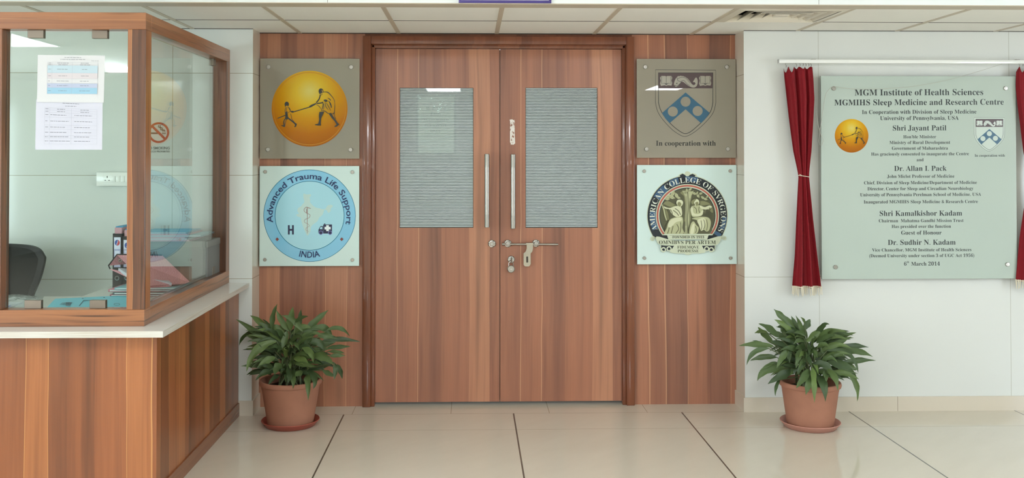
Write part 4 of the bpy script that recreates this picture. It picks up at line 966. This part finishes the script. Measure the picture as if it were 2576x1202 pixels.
# box files standing against the wall
lab, lilac = mat('file_label', (214, 216, 232), .6), mat('label_lilac', (178, 176, 206), .6)
def box_file(x0_, y0_, w_, label, h_=.315, d_=.27):
    t = thing('box_file', (x0_+w_/2, y0_+d_/2, TZ), label, 'file', 'black box files on the desk')
    b = MB(); b.use(MT['black']); th = .003
    b.box(x0_, x0_+w_, y0_, y0_+th, TZ, TZ+h_); b.box(x0_, x0_+th, y0_+th, y0_+d_, TZ, TZ+h_); b.box(x0_+w_-th, x0_+w_, y0_+th, y0_+d_, TZ, TZ+h_); b.build('cover', None, t, smooth=False)
    b = MB(); b.box(x0_+.006, x0_+w_-.006, y0_+.012, y0_+d_-.01, TZ+.004, TZ+h_+.032); b.build('paper_block', mat('pink_pages', (198, 150, 158), .7), t, smooth=False)
    b = MB(); b.box(x0_+.005, x0_+w_-.005, y0_+.03, y0_+d_-.008, TZ+h_+.0322, TZ+h_+.038); b.build('top_sheet', mat('blue_top_sheet', (70, 150, 190), .7), t, smooth=False)
    yl_ = y0_-.0006; zl = TZ+.13
    b = MB(); b.use(lilac); b.flat([(x0_+.007, zl), (x0_+w_-.007, zl), (x0_+w_-.007, TZ+h_-.02), (x0_+.007, TZ+h_-.02)], yl_)
    b.use(lab)
    for za, zb_ in ((zl+.01, zl+.045), (zl+.052, zl+.09)): b.flat([(x0_+.012, za), (x0_+w_-.012, za), (x0_+w_-.012, zb_), (x0_+.012, zb_)], yl_-.0003)
    b.flat([(x0_+.007, zl+.1), (x0_+w_-.007, zl+.1), (x0_+w_-.007, TZ+h_-.02), (x0_+.007, TZ+h_-.02)], yl_-.0003)
    cx_, cz_ = x0_+w_/2, TZ+h_-.05; r_ = .014
    b.use(mat('logo_blue', (44, 74, 150), .5)); b.flat([(cx_+r_*math.cos(R(a_)), cz_+r_*1.15*math.sin(R(a_))) for a_ in range(80, 261, 15)]+[(cx_-r_*.3, cz_-r_*.4), (cx_+r_*.05, cz_+r_*.2)], yl_-.0005)
    b.use(mat('logo_red', (190, 52, 58), .5)); b.flat([(cx_+r_*math.cos(R(a_)), cz_+r_*1.15*math.sin(R(a_))) for a_ in range(-100, 81, 15)]+[(cx_+r_*.35, cz_+r_*.4), (cx_, cz_-r_*.2)], yl_-.0006)
    b.use(mat('label_word', (110, 150, 196), .6)); text_line(b, 'SATTON', (cx_-.015, cz_-.042), (cx_+.015, cz_-.042), yl_-.0006, False)
    b.build('spine_label', None, t, smooth=False)
    b = MB(); b.lathe((x0_+w_/2, 0, TZ+.07), [(.013, y0_), (.013, y0_-.003), (.008, y0_-.003), (.008, y0_)], 24, 'y', False); b.build('finger_ring', MT['chrome'], t)
    return t
f0 = at(283, 730, Z=TZ+.003)
box_file(f0.x, f0.y, .050, 'black box file with white spine label, leftmost of the row behind the pink file')
box_file(f0.x+.0515, f0.y+.004, .052, 'black box file beside the leftmost box file, half hidden by the booth post', .30)
# grey carton with paper folders piled on it
gx0, gx1, gy0, gy1 = f0.x+.118, at(538, 600, Y=-.4).x, f0.y+.005, YW-.02
t = thing('storage_carton', ((gx0+gx1)/2, (gy0+gy1)/2, TZ), 'plain grey storage carton on the desk behind the pink file', 'carton')
MB().box(gx0, gx1, gy0, gy1, TZ, TZ+.268, .003).build('box', mat('grey_card', (112, 112, 108), .7), t)
MB().box(gx0-.003, gx1+.003, gy0-.003, gy1+.003, TZ+.236, TZ+.272, .003).build('lid', mat('grey_card_lid', (122, 122, 116), .7), t)
cols = [((206, 160, 168), 'pink'), ((196, 200, 204), 'grey'), ((212, 170, 176), 'pale pink'), ((150, 196, 206), 'pale blue'), ((206, 164, 170), 'dusty pink'), ((84, 164, 196), 'blue')]
wh_ = ['lowest of the pile on the grey carton', 'second from the bottom of the pile on the carton', 'third from the bottom of the pile on the carton', 'just above the third folder of the pile on the carton', 'second from the top of the pile on the carton', 'topmost of the pile on the grey carton']
z_ = TZ+.2725
for i, ((c_, nm), w_) in enumerate(zip(cols, wh_)):
    h_ = .008; o_ = random.uniform(-.012, .012); r_ = gx1-.09-.012*(i % 3)+(.06 if i == 3 else 0)
    t = thing('paper_folder', ((gx0+r_)/2, (gy0+gy1)/2, z_), '%s paper folder, %s' % (nm, w_), 'folder', 'folders piled on the carton')
    MB().box(gx0+.01+o_, r_, gy0-.012+o_, gy1-.03, z_, z_+.0012).build('back_cover', mat('folder_'+nm.replace(' ', '_'), c_, .7), t, smooth=False)
    MB().box(gx0+.016+o_, r_-.008, gy0-.006+o_, gy1-.034, z_+.0012, z_+h_-.0012).build('papers', mat('folder_pages', (206, 168, 174), .7) if 'pink' in nm else MT['paper'], t, smooth=False)
    MB().box(gx0+.01+o_, r_, gy0-.012+o_, gy1-.03, z_+h_-.0012, z_+h_).build('front_cover', bpy.data.materials['folder_'+nm.replace(' ', '_')], t, smooth=False); z_ += h_+.0003
# pink lever arch file lying open like a tent in front
pk = NT('pink_marbled_card'); v, x, y, z = pk.xyz()
wv = pk.node('ShaderNodeTexWave'); pk.link(v, wv.inputs['Vector']); wv.inputs['Scale'].default_value = 40; wv.inputs['Distortion'].default_value = 9; wv.inputs['Detail'].default_value = 2; wv.inputs['Detail Scale'].default_value = 1.5
pk.link(pk.mix(wv.outputs['Fac'], lin((206, 136, 146)), lin((226, 164, 172))), pk.b.inputs['Base Color']); pk.b.inputs['Roughness'].default_value = .5
Yk = f0.y-.09
A, Bq, Cc, Dd = at(294, 640, Y=Yk), at(273, 668, Y=Yk-.02), at(277, 676, Y=Yk-.03), at(330, 703, Y=Yk-.12)
A2, D2 = at(408, 642, Y=Yk+.05), at(481, 712, Y=Yk-.06)
T1 = at(375, 718, Y=Yk-.19)
t = thing('lever_arch_file', (A.x, Yk, TZ), 'pink marbled lever arch file lying tilted against the black box files', 'file')
def slab(vs4, th, m, name):
    n_ = (vs4[1]-vs4[0]).cross(vs4[3]-vs4[0]).normalized()*th
    b = MB(); b.use(m); b.add(list(vs4)+[q+n_ for q in vs4], [[0, 1, 2, 3], [4, 5, 6, 7], [0, 1, 5, 4], [1, 2, 6, 5], [2, 3, 7, 6], [3, 0, 4, 7]]); return b.build(name, None, t, smooth=False)
slab([A, A2, D2, T1], .003, pk.m, 'top_cover')
back = Vector((.08, .08, .0))
slab([A, A+back, Bq+back, Bq], .003, pk.m, 'spine')
slab([Cc, Cc+Vector((.06, .05, -.02)), T1+Vector((.10, .05, -.01)), T1+Vector((-.0, .02, -.012))], .003, pk.m, 'bottom_cover')
b = MB(); b.use(MT['black']); b.tube([Cc, Bq, A, A2], .0042, 6); b.build('binding_edge', None, t)
pq = [at(298, 674, Y=Yk-.03), at(330, 682, Y=Yk-.02)+Vector((.1, .08, 0)), T1+Vector((.1, .06, .005)), at(322, 690, Y=Yk-.12)]
slab(pq, .016, MT['paper2'], 'papers')
b = MB(); p = at(303, 655, Y=Yk-.012); b.lathe((p.x, 0, p.z), [(.009, Yk-.014), (.009, Yk-.017), (.005, Yk-.017), (.005, Yk-.014)], 20, 'y', False); b.build('finger_ring', MT['chrome'], t)
z_ = TZ+.0003
for i, (c_, nm, h_, sh) in enumerate([((150, 80, 96), 'dark pink', .012, 0.), ((96, 106, 104), 'grey green', .012, .02), ((196, 120, 134), 'pink', .014, -.01), ((130, 178, 186), 'pale blue', .010, .03)]):
    xa, ya = f0.x+.07+sh, f0.y-.235-sh*.5
    t = thing('paper_folder', (xa+.17, ya+.1, z_), '%s folder on the desk under the pink file, %s' % (nm, ['lowest of four', 'second of four', 'third of four', 'topmost of four'][i]), 'folder', 'folders under the pink file')
    o = MB().box(xa, xa+.36, ya, ya+.215, z_, z_+h_, .002).build('cover', mat('desk_folder_'+nm.replace(' ', '_'), c_, .6), t)
    MB().box(xa+.01, xa+.362, ya-.0016, ya+.0, z_+.003, z_+h_-.003).build('paper_edge', MT['paper'], t); z_ += h_+.0004
# blue folder on the worktop behind the glass
bl = mat('blue_card_folder', (104, 200, 224), .55)
Zb = TZ+.004
P = [at(116, 774, Z=Zb), at(139, 751, Z=Zb), at(330, 743, Z=Zb), at(330, 773, Z=Zb)]
t = thing('blue_folder', (P[0]+P[2])*.5-Vector((0, 0, .004)), 'bright blue card folder lying flat on the worktop behind the front glass', 'folder')
b = MB(); b.use(bl); vs = [Vector((p.x, p.y, TZ+.0008)) for p in P]+[Vector((p.x, p.y, TZ+.003)) for p in P]; vs[6].z += .003; vs[5].z += .001
b.add(vs, [[3, 2, 1, 0], [4, 5, 6, 7], [0, 1, 5, 4], [1, 2, 6, 5], [2, 3, 7, 6], [3, 0, 4, 7]]); b.build('cover', None, t, smooth=False)
ib = mat('folder_ink', (50, 84, 104), .6); b = MB(); b.use(ib)
def fl(pts):
    vs = [at(x, y, Z=TZ+.0062) for x, y in pts]; b.add(vs, [list(range(len(vs)))])
for i in range(5): fl([(150+i*4, 766+.2*i), (151.5+i*4, 766+.2*i), (160+i*4, 760), (158.5+i*4, 760)])
for i in range(3): fl([(166, 760.5+i*3.2), (182-i*2, 760+i*3.2), (181-i*2, 761.6+i*3.2), (165, 762+i*3.2)])
fl([(198, 769), (200, 769), (212, 755), (210, 755)]); fl([(210, 755), (262, 754), (262, 754.8), (210, 756)])
for i in range(10):
    a0, a1 = 2*math.pi*i/10, 2*math.pi*(i+1)/10; fl([(294+8*math.cos(a0), 765+3.2*math.sin(a0)), (294+8*math.cos(a1), 765+3.2*math.sin(a1)), (294+7*math.cos(a1), 765+2.6*math.sin(a1)), (294+7*math.cos(a0), 765+2.6*math.sin(a0))])
for x, y in ((208, 750.2), (262, 748)): fl([(x-2, y-.7), (x+2, y-.9), (x+2, y+.6), (x-2, y+.8)])
b.build('lettering', None, t, smooth=False)
# clear plastic packet at the left
t = thing('plastic_packet', at(50, 765, Z=TZ), 'crumpled clear plastic packet with blue stripe on the worktop by the left post', 'packet')
pkm = clear_glass('crumpled_plastic', (.93, .96, .97), 1.5, .3, (222, 230, 234))
e = [at(-60, 772, Z=TZ), at(-50, 747, Z=TZ), at(110, 747, Z=TZ), at(100, 773, Z=TZ)]
b = MB(); n = 22; vs = []; fs = []; random.seed(9)
for i in range(n+1):
    for j in range(n+1):
        u, w = i/n, j/n; p = (e[0]*(1-u)+e[3]*u)*(1-w)+(e[1]*(1-u)+e[2]*u)*w
        vs.append((p.x, p.y, TZ+.003+.028*math.sin(math.pi*u)**.6*math.sin(math.pi*w)**.6+random.uniform(-.004, .004)*min(1, 8*u*(1-u)*w*(1-w)*4)))
for i in range(n):
    for j in range(n): k = i*(n+1)+j; fs.append([k, k+1, k+n+2, k+n+1])
b.add(vs, fs); b.build('wrap', pkm, t)
q0, q1 = at(-30, 777, Z=TZ+.004), at(37, 768, Z=TZ+.004)
b = MB(); b.use(MT['paper2']); b.box(q0.x, q1.x, q0.y-.01, q0.y+.2, TZ+.001, TZ+.008); b.build('leaflet', None, t, smooth=False)
b = MB(); b.use(mat('stripe_blue', (30, 88, 165), .5)); b.box(q0.x, q1.x, q0.y+.03, q0.y+.075, TZ+.008, TZ+.0088); b.build('blue_stripe', None, t, smooth=False)

# office chair between the desk and the wall
CYB = -.47
ct = at(8, 615, Y=CYB); cr = at(116, 640, Y=CYB); lo = at(82, 745, Y=CYB)
cxc = cr.x-.245
t = thing('office_chair', (cxc, CYB-.2, 0), 'black mesh-backed office chair behind the booth counter', 'chair')
out = [(0, ct.z-cr.z+.004), (.10, ct.z-cr.z), (.17, ct.z-cr.z-.008), (.215, ct.z-cr.z-.028), (.238, ct.z-cr.z-.06), (.245, 0-.02), (.236, -.07), (.214, -.14), (lo.x-cxc, lo.z-cr.z), (.15, lo.z-cr.z-.08), (.11, lo.z-cr.z-.10), (0, lo.z-cr.z-.105)]
full = curve(out+[(-x, z) for x, z in out[-2:0:-1]], 4, True)
b = MB(); n = len(full); vs = []; fs = []
for s_ in range(4):
    sc = (1., 1., .86, .86)[s_]; dd = (.0, .028, .030, .004)[s_]
    for x, z in full: vs.append((cxc+x*sc, CYB+dd+.35*x*x*-1.2+.05*max(0, -z-.1), cr.z-.06+(z+.06)*sc))
for s_ in range(4):
    for i in range(n): fs.append([s_*n+i, s_*n+(i+1) % n, ((s_+1) % 4)*n+(i+1) % n, ((s_+1) % 4)*n+i])
b.add(vs, fs); b.build('back_frame', MT['black'], t, ang=60)
b = MB(); vs = []
for dd in (.006, .012):
    for x, z in full: vs.append((cxc+x*.9, CYB+dd+.006-.42*x*x*.8+.05*max(0, -z-.1), cr.z-.06+(z+.06)*.9))
tr = [list(q) for q in tessellate_polygon([[Vector((p[0], 0, p[1])) for p in full]])]
b.add(vs, tr+[[n+i for i in q] for q in tr]); b.build('mesh_back', MT['mesh'], t, smooth=False)
MB().box(cxc-.23, cxc+.23, CYB-.47, CYB-.03, .43, .50, .025, 3).build('seat', MT['mesh'], t)
MB().tube([(cxc, CYB+.03, cr.z-.3), (cxc, CYB+.045, .62), (cxc, CYB+.02, .46), (cxc, CYB-.1, .42)], .022, 10).build('back_stem', MT['black'], t)
b = MB().lathe((cxc, CYB-.25, 0), [(.028, .07), (.028, .25), (.02, .25), (.02, .43)], 20); b.build('gas_column', MT['chrome'], t)
for k in range(5):
    a_ = 2*math.pi*k/5+.3; p = Vector((cxc+.27*math.cos(a_), CYB-.25+.27*math.sin(a_), .075))
    l = MB().tube([(cxc, CYB-.25, .1), p], [.025, .016], 8).build('base_leg', MT['black'], t)
    MB().lathe((p.x, p.y, .028), [(.02, -.02), (.028, -.012), (.028, .012), (.02, .02)], 16, 'x').build('caster', MT['black'], l)

# ------------------------------------------------------------------ potted plants
lf = NT('plant_leaf'); v, x, y, z = lf.xyz()
geo = lf.node('ShaderNodeNewGeometry'); nz = lf.noise(v, 14, 3, .6)
ri = lf.math('ADD', lf.math('MULTIPLY', geo.outputs['Random Per Island'], .7), lf.math('MULTIPLY', nz, .3))
lf.link(lf.ramp(ri, [(.0, lin((48, 62, 40))), (.35, lin((66, 85, 50))), (.7, lin((84, 103, 58))), (1., lin((106, 128, 66)))]), lf.b.inputs['Base Color'])
lf.b.inputs['Roughness'].default_value = .42; lf.b.inputs['Specular IOR Level'].default_value = .32
def leaf_strip(b, p0, p1, p2, w, twist=0.):
    """a lance-shaped leaf along an arc, folded along its midrib"""
    n = 11; vs = []; fs = []
    side0 = None
    for i in range(n+1):
        u = i/n; p = p0*(1-u)**2+p1*2*u*(1-u)+p2*u*u; tn = ((p1-p0)*(1-u)+(p2-p1)*u).normalized()
        sd = tn.cross(Vector((0, -1, .35))).normalized()
        sd = Matrix.Rotation(twist*(u-.3), 3, tn) @ sd
        nm = sd.cross(tn).normalized()
        if nm.y > 0: nm = -nm
        ww = w*.44*max(.015, math.sin(math.pi*min(1, (.03+.97*u))**.82)**.9)*(1-.1*u)*(1+.10*math.sin(u*15+p1.x*60))
        wob = .11*w*math.sin(u*11+p0.x*40)*math.sin(math.pi*u)
        vs += [p-sd*ww+nm*(ww*.28+wob), p-sd*ww*.5+nm*ww*.1, p-nm*0., p+sd*ww*.5+nm*ww*.1, p+sd*ww+nm*(ww*.28-wob)]
    for i in range(n):
        for k in range(4): fs.append([5*i+k, 5*i+k+1, 5*i+k+6, 5*i+k+5])
    b.add(vs, fs)
def plant(label, cx, cy_soil, base_px, ox, oy, k, leaves, Yp, prof, saucer, sr, saucer_label, seed, fillc, fillr):
    random.seed(seed)
    c = Vector((at(cx, base_px, Z=0).x, Yp, 0))
    sz = .033
    ts = thing('plant_saucer', c, saucer_label, 'saucer', 'saucers under the plant pots')
    MB().lathe(c, [(sr*.80, 0), (sr*.84, .002), (sr*.98, .030), (sr*1.0, .033), (sr*.985, .036), (sr*.955, .033), (sr*.82, .008), (0, .006)], 56).build('dish', saucer, ts)
    t = thing('potted_plant', c+Vector((0, 0, .0065)), label, 'plant', 'potted plants by the doors')
    MB().lathe(c, prof, 64, cap=True).build('pot', MT['terracotta'], t)
    ztop = prof[-4][1]; ri_ = prof[-1][0] if prof[-1][0] > .01 else prof[-2][0]
    b = MB().lathe(c, [(0, ztop-.03), (ri_*.6, ztop-.034), (ri_-.004, ztop-.045)], 40, cap=False); b.build('soil', MT['soil'], t)
    b = MB(); stems = MB()
    core = Vector((c.x, Yp, ztop+.02))
    for (bx, by), (mx, my), (tx, ty), w in leaves:
        def PT(x, y, dy): return at(ox+x/k, oy+y/k, Y=Yp+dy)
        b0 = PT(bx, by, 0); tp = PT(tx, ty, 0); r = math.hypot(tp.x-c.x, 0)
        low = tp.z < ztop+.10
        front = tp.z < ztop and r < .17
        dt = -.215+random.uniform(-.015, .01) if front else random.uniform(-.16, -.10) if (low and r < .2) else random.uniform(-.13, .02) if low else random.uniform(-.10, .16)
        dmax = -.03-Yp if abs(Yp) < 9 else .2
        dt = min(dt, max(.02, dmax-.06)); db = dt*.45-.01
        if front:
            m_ = PT(mx, my, -.21); m_.z = max(m_.z, ztop+.05); b0_ = PT(bx, by, -.10); b0_.z = max(b0_.z, ztop+.03)
            leaf_strip(b, b0_, m_, PT(tx, ty, dt), w/k/410*1.05, random.uniform(-.3, .3)); continue
        leaf_strip(b, PT(bx, by, db), PT(mx, my, db+(dt-db)*.6), PT(tx, ty, dt), w/k/410*1.05, random.uniform(-.5, .5))
        q = PT(bx, by, db); stems.tube([(c.x+random.uniform(-.07, .07), Yp+random.uniform(-.07, .07), ztop-.04), (c.x*.6+q.x*.4, Yp+db*.5, (q.z+ztop)/2+.02), q], [.004, .0035, .0025], 5)
    for i in range(120):
        a_ = random.uniform(0, 2*math.pi); rr_ = fillr[0]*math.sqrt(random.uniform(.0, 1.)); zz_ = random.uniform(0, 1)
        p0 = Vector((fillc[0]+c.x+.5*rr_*math.cos(a_)*(1-.4*zz_), Yp+.3*rr_*math.sin(a_), ztop+.02+fillr[1]*.75*zz_))
        d = Vector((math.cos(a_), .7*math.sin(a_), .1+.7*zz_*random.uniform(0, 1))); p2 = p0+d*random.uniform(.11, .19)+Vector((0, 0, random.uniform(-.06, .02)))
        p2.y = min(p2.y, -.05 if Yp > -.35 else -.25)
        leaf_strip(b, p0, (p0+p2)/2+Vector((0, 0, random.uniform(.02, .06))), p2, random.uniform(.024, .038), random.uniform(-.6, .6))
    b.build('foliage', lf.m, t, ang=60); stems.build('stems', mat('stem_green', (86, 96, 60), .6), t)
def pot_prof(rb, rt, h, z0=.0065):
    return [(rb*.94, z0), (rb, z0+.006), (rb+(rt-rb)*.9, h-.052), (rt-.002, h-.048), (rt+.001, h-.030), (rt+.010, h-.026), (rt+.013, h-.014), (rt+.010, h-.003), (rt+.004, h), (rt-.004, h-.003), (rt-.010, h-.05), (rt-.014, h-.09)]
LL = [((270, 400), (150, 290), (10, 208), 50), ((330, 380), (220, 215), (130, 178), 62), ((230, 320), (70, 300), (38, 432), 42), ((280, 400), (170, 362), (95, 345), 45), ((350, 395), (140, 430), (100, 650), 74), ((190, 465), (130, 455), (65, 468), 16),
 ((340, 530), (270, 550), (200, 598), 58), ((315, 290), (312, 180), (360, 80), 48), ((460, 310), (380, 220), (350, 130), 52), ((470, 300), (470, 200), (490, 105), 68), ((545, 290), (545, 200), (560, 125), 42), ((570, 310), (500, 190), (395, 178), 52),
 ((510, 235), (560, 185), (620, 185), 36), ((590, 320), (680, 220), (790, 130), 62), ((630, 300), (790, 230), (820, 385), 62), ((780, 300), (900, 245), (968, 355), 40), ((740, 390), (880, 360), (1060, 400), 46), ((780, 450), (880, 440), (975, 437), 40),
 ((790, 480), (870, 480), (925, 495), 32), ((800, 520), (870, 510), (930, 515), 36), ((470, 320), (600, 280), (600, 480), 72), ((440, 310), (425, 400), (390, 460), 58), ((600, 440), (620, 350), (665, 315), 62), ((620, 400), (730, 375), (755, 485), 62),
 ((350, 510), (350, 430), (410, 350), 46), ((450, 400), (535, 385), (550, 470), 50), ((570, 450), (670, 480), (660, 575), 56), ((660, 520), (760, 500), (830, 590), 72), ((640, 570), (750, 560), (850, 580), 52), ((500, 540), (600, 535), (620, 630), 62),
 ((500, 580), (600, 590), (690, 605), 42), ((640, 640), (720, 600), (800, 600), 52), ((740, 640), (800, 670), (845, 690), 42), ((840, 580), (855, 640), (835, 718), 42), ((860, 590), (895, 640), (905, 710), 42), ((450, 600), (475, 680), (450, 745), 52),
 ((480, 640), (505, 720), (490, 795), 46), ((600, 680), (625, 780), (618, 895), 56), ((620, 640), (710, 720), (660, 795), 56), ((390, 580), (350, 620), (335, 675), 72), ((410, 470), (345, 480), (348, 550), 42), ((350, 390), (280, 260), (200, 240), 62), ((340, 480), (250, 430), (180, 400), 56),
 ((360, 330), (300, 270), (240, 260), 60), ((420, 330), (370, 260), (300, 280), 60), ((700, 350), (760, 340), (870, 370), 56), ((680, 420), (760, 420), (850, 400), 60), ((560, 640), (540, 680), (500, 690), 56), ((330, 500), (260, 480), (215, 510), 50), ((720, 540), (760, 560), (830, 610), 56)]
RL = [((560, 230), (440, 130), (375, 60), 72), ((560, 300), (460, 180), (380, 155), 52), ((600, 260), (560, 180), (530, 120), 42), ((640, 290), (610, 200), (570, 115), 46), ((650, 190), (650, 160), (612, 130), 28), ((640, 240), (680, 190), (700, 150), 62), ((670, 350), (760, 280), (822, 203), 62),
 ((420, 310), (340, 220), (240, 190), 62), ((370, 370), (280, 270), (235, 220), 62), ((320, 270), (250, 250), (205, 275), 32), ((290, 370), (240, 350), (185, 340), 22), ((370, 390), (200, 360), (65, 388), 54), ((330, 410), (165, 410), (135, 560), 46), ((400, 490), (270, 470), (165, 520), 54),
 ((390, 530), (320, 560), (250, 610), 32), ((470, 580), (270, 570), (230, 700), 72), ((560, 610), (430, 640), (322, 728), 72), ((430, 690), (385, 740), (390, 835), 32), ((800, 370), (950, 300), (1110, 270), 62), ((860, 420), (950, 350), (1065, 305), 52), ((900, 430), (1050, 370), (1222, 400), 62),
 ((940, 440), (1120, 410), (1258, 485), 62), ((960, 560), (1100, 500), (1285, 518), 56), ((850, 430), (1090, 390), (1128, 630), 52), ((860, 530), (1030, 550), (1115, 690), 92), ((900, 620), (1020, 620), (1135, 685), 52), ((1040, 640), (1140, 720), (1118, 882), 52), ((850, 590), (935, 660), (945, 785), 62),
 ((760, 650), (830, 740), (835, 885), 82), ((720, 580), (735, 700), (738, 895), 56), ((690, 640), (695, 720), (660, 825), 72), ((690, 600), (640, 670), (575, 765), 66), ((620, 420), (580, 480), (575, 590), 56), ((660, 510), (600, 550), (592, 650), 52), ((650, 460), (690, 500), (712, 570), 52),
 ((730, 550), (840, 530), (905, 625), 72), ((780, 360), (840, 400), (820, 535), 62), ((590, 340), (690, 380), (710, 520), 62), ((350, 350), (480, 370), (580, 420), 52), ((510, 420), (440, 480), (400, 590), 56), ((500, 530), (460, 515), (410, 535), 42), ((780, 360), (870, 310), (920, 285), 40),
 ((530, 420), (500, 480), (520, 540), 42), ((740, 400), (740, 460), (745, 520), 42), ((1040, 575), (1090, 585), (1120, 600), 42), ((830, 610), (835, 660), (845, 705), 52), ((520, 340), (420, 270), (330, 280), 60), ((480, 300), (450, 250), (440, 225), 40), ((820, 480), (930, 450), (1060, 440), 60), ((500, 620), (540, 620), (600, 600), 50), ((780, 620), (900, 640), (1060, 660), 56)]
PL, PR = at(737, 1060, Z=.02), at(2027, 1064, Z=.02)
plant('leafy green plant in a terracotta pot between the counter and the double doors', 737, 0, 1060, 590, 740, 3.338, LL, PL.y, pot_prof(.128, .163, .262), MT['saucer_red'], .163,
      'red plastic saucer under the pot by the counter', 5, (-.02, 0), (.22, .32))
plant('leafy green plant in a terracotta pot under the red curtain on the white wall', 2027, 0, 1064, 1840, 760, 3.534, RL, PR.y, pot_prof(.126, .156, .258), MT['saucer_pink'], .166,
      'dusty pink saucer under the pot by the white wall', 8, (0.0, 0), (.22, .32))
print('GEOM', PL, PR, SY, YJ, YB1, ycb, DX, f0, P[0])
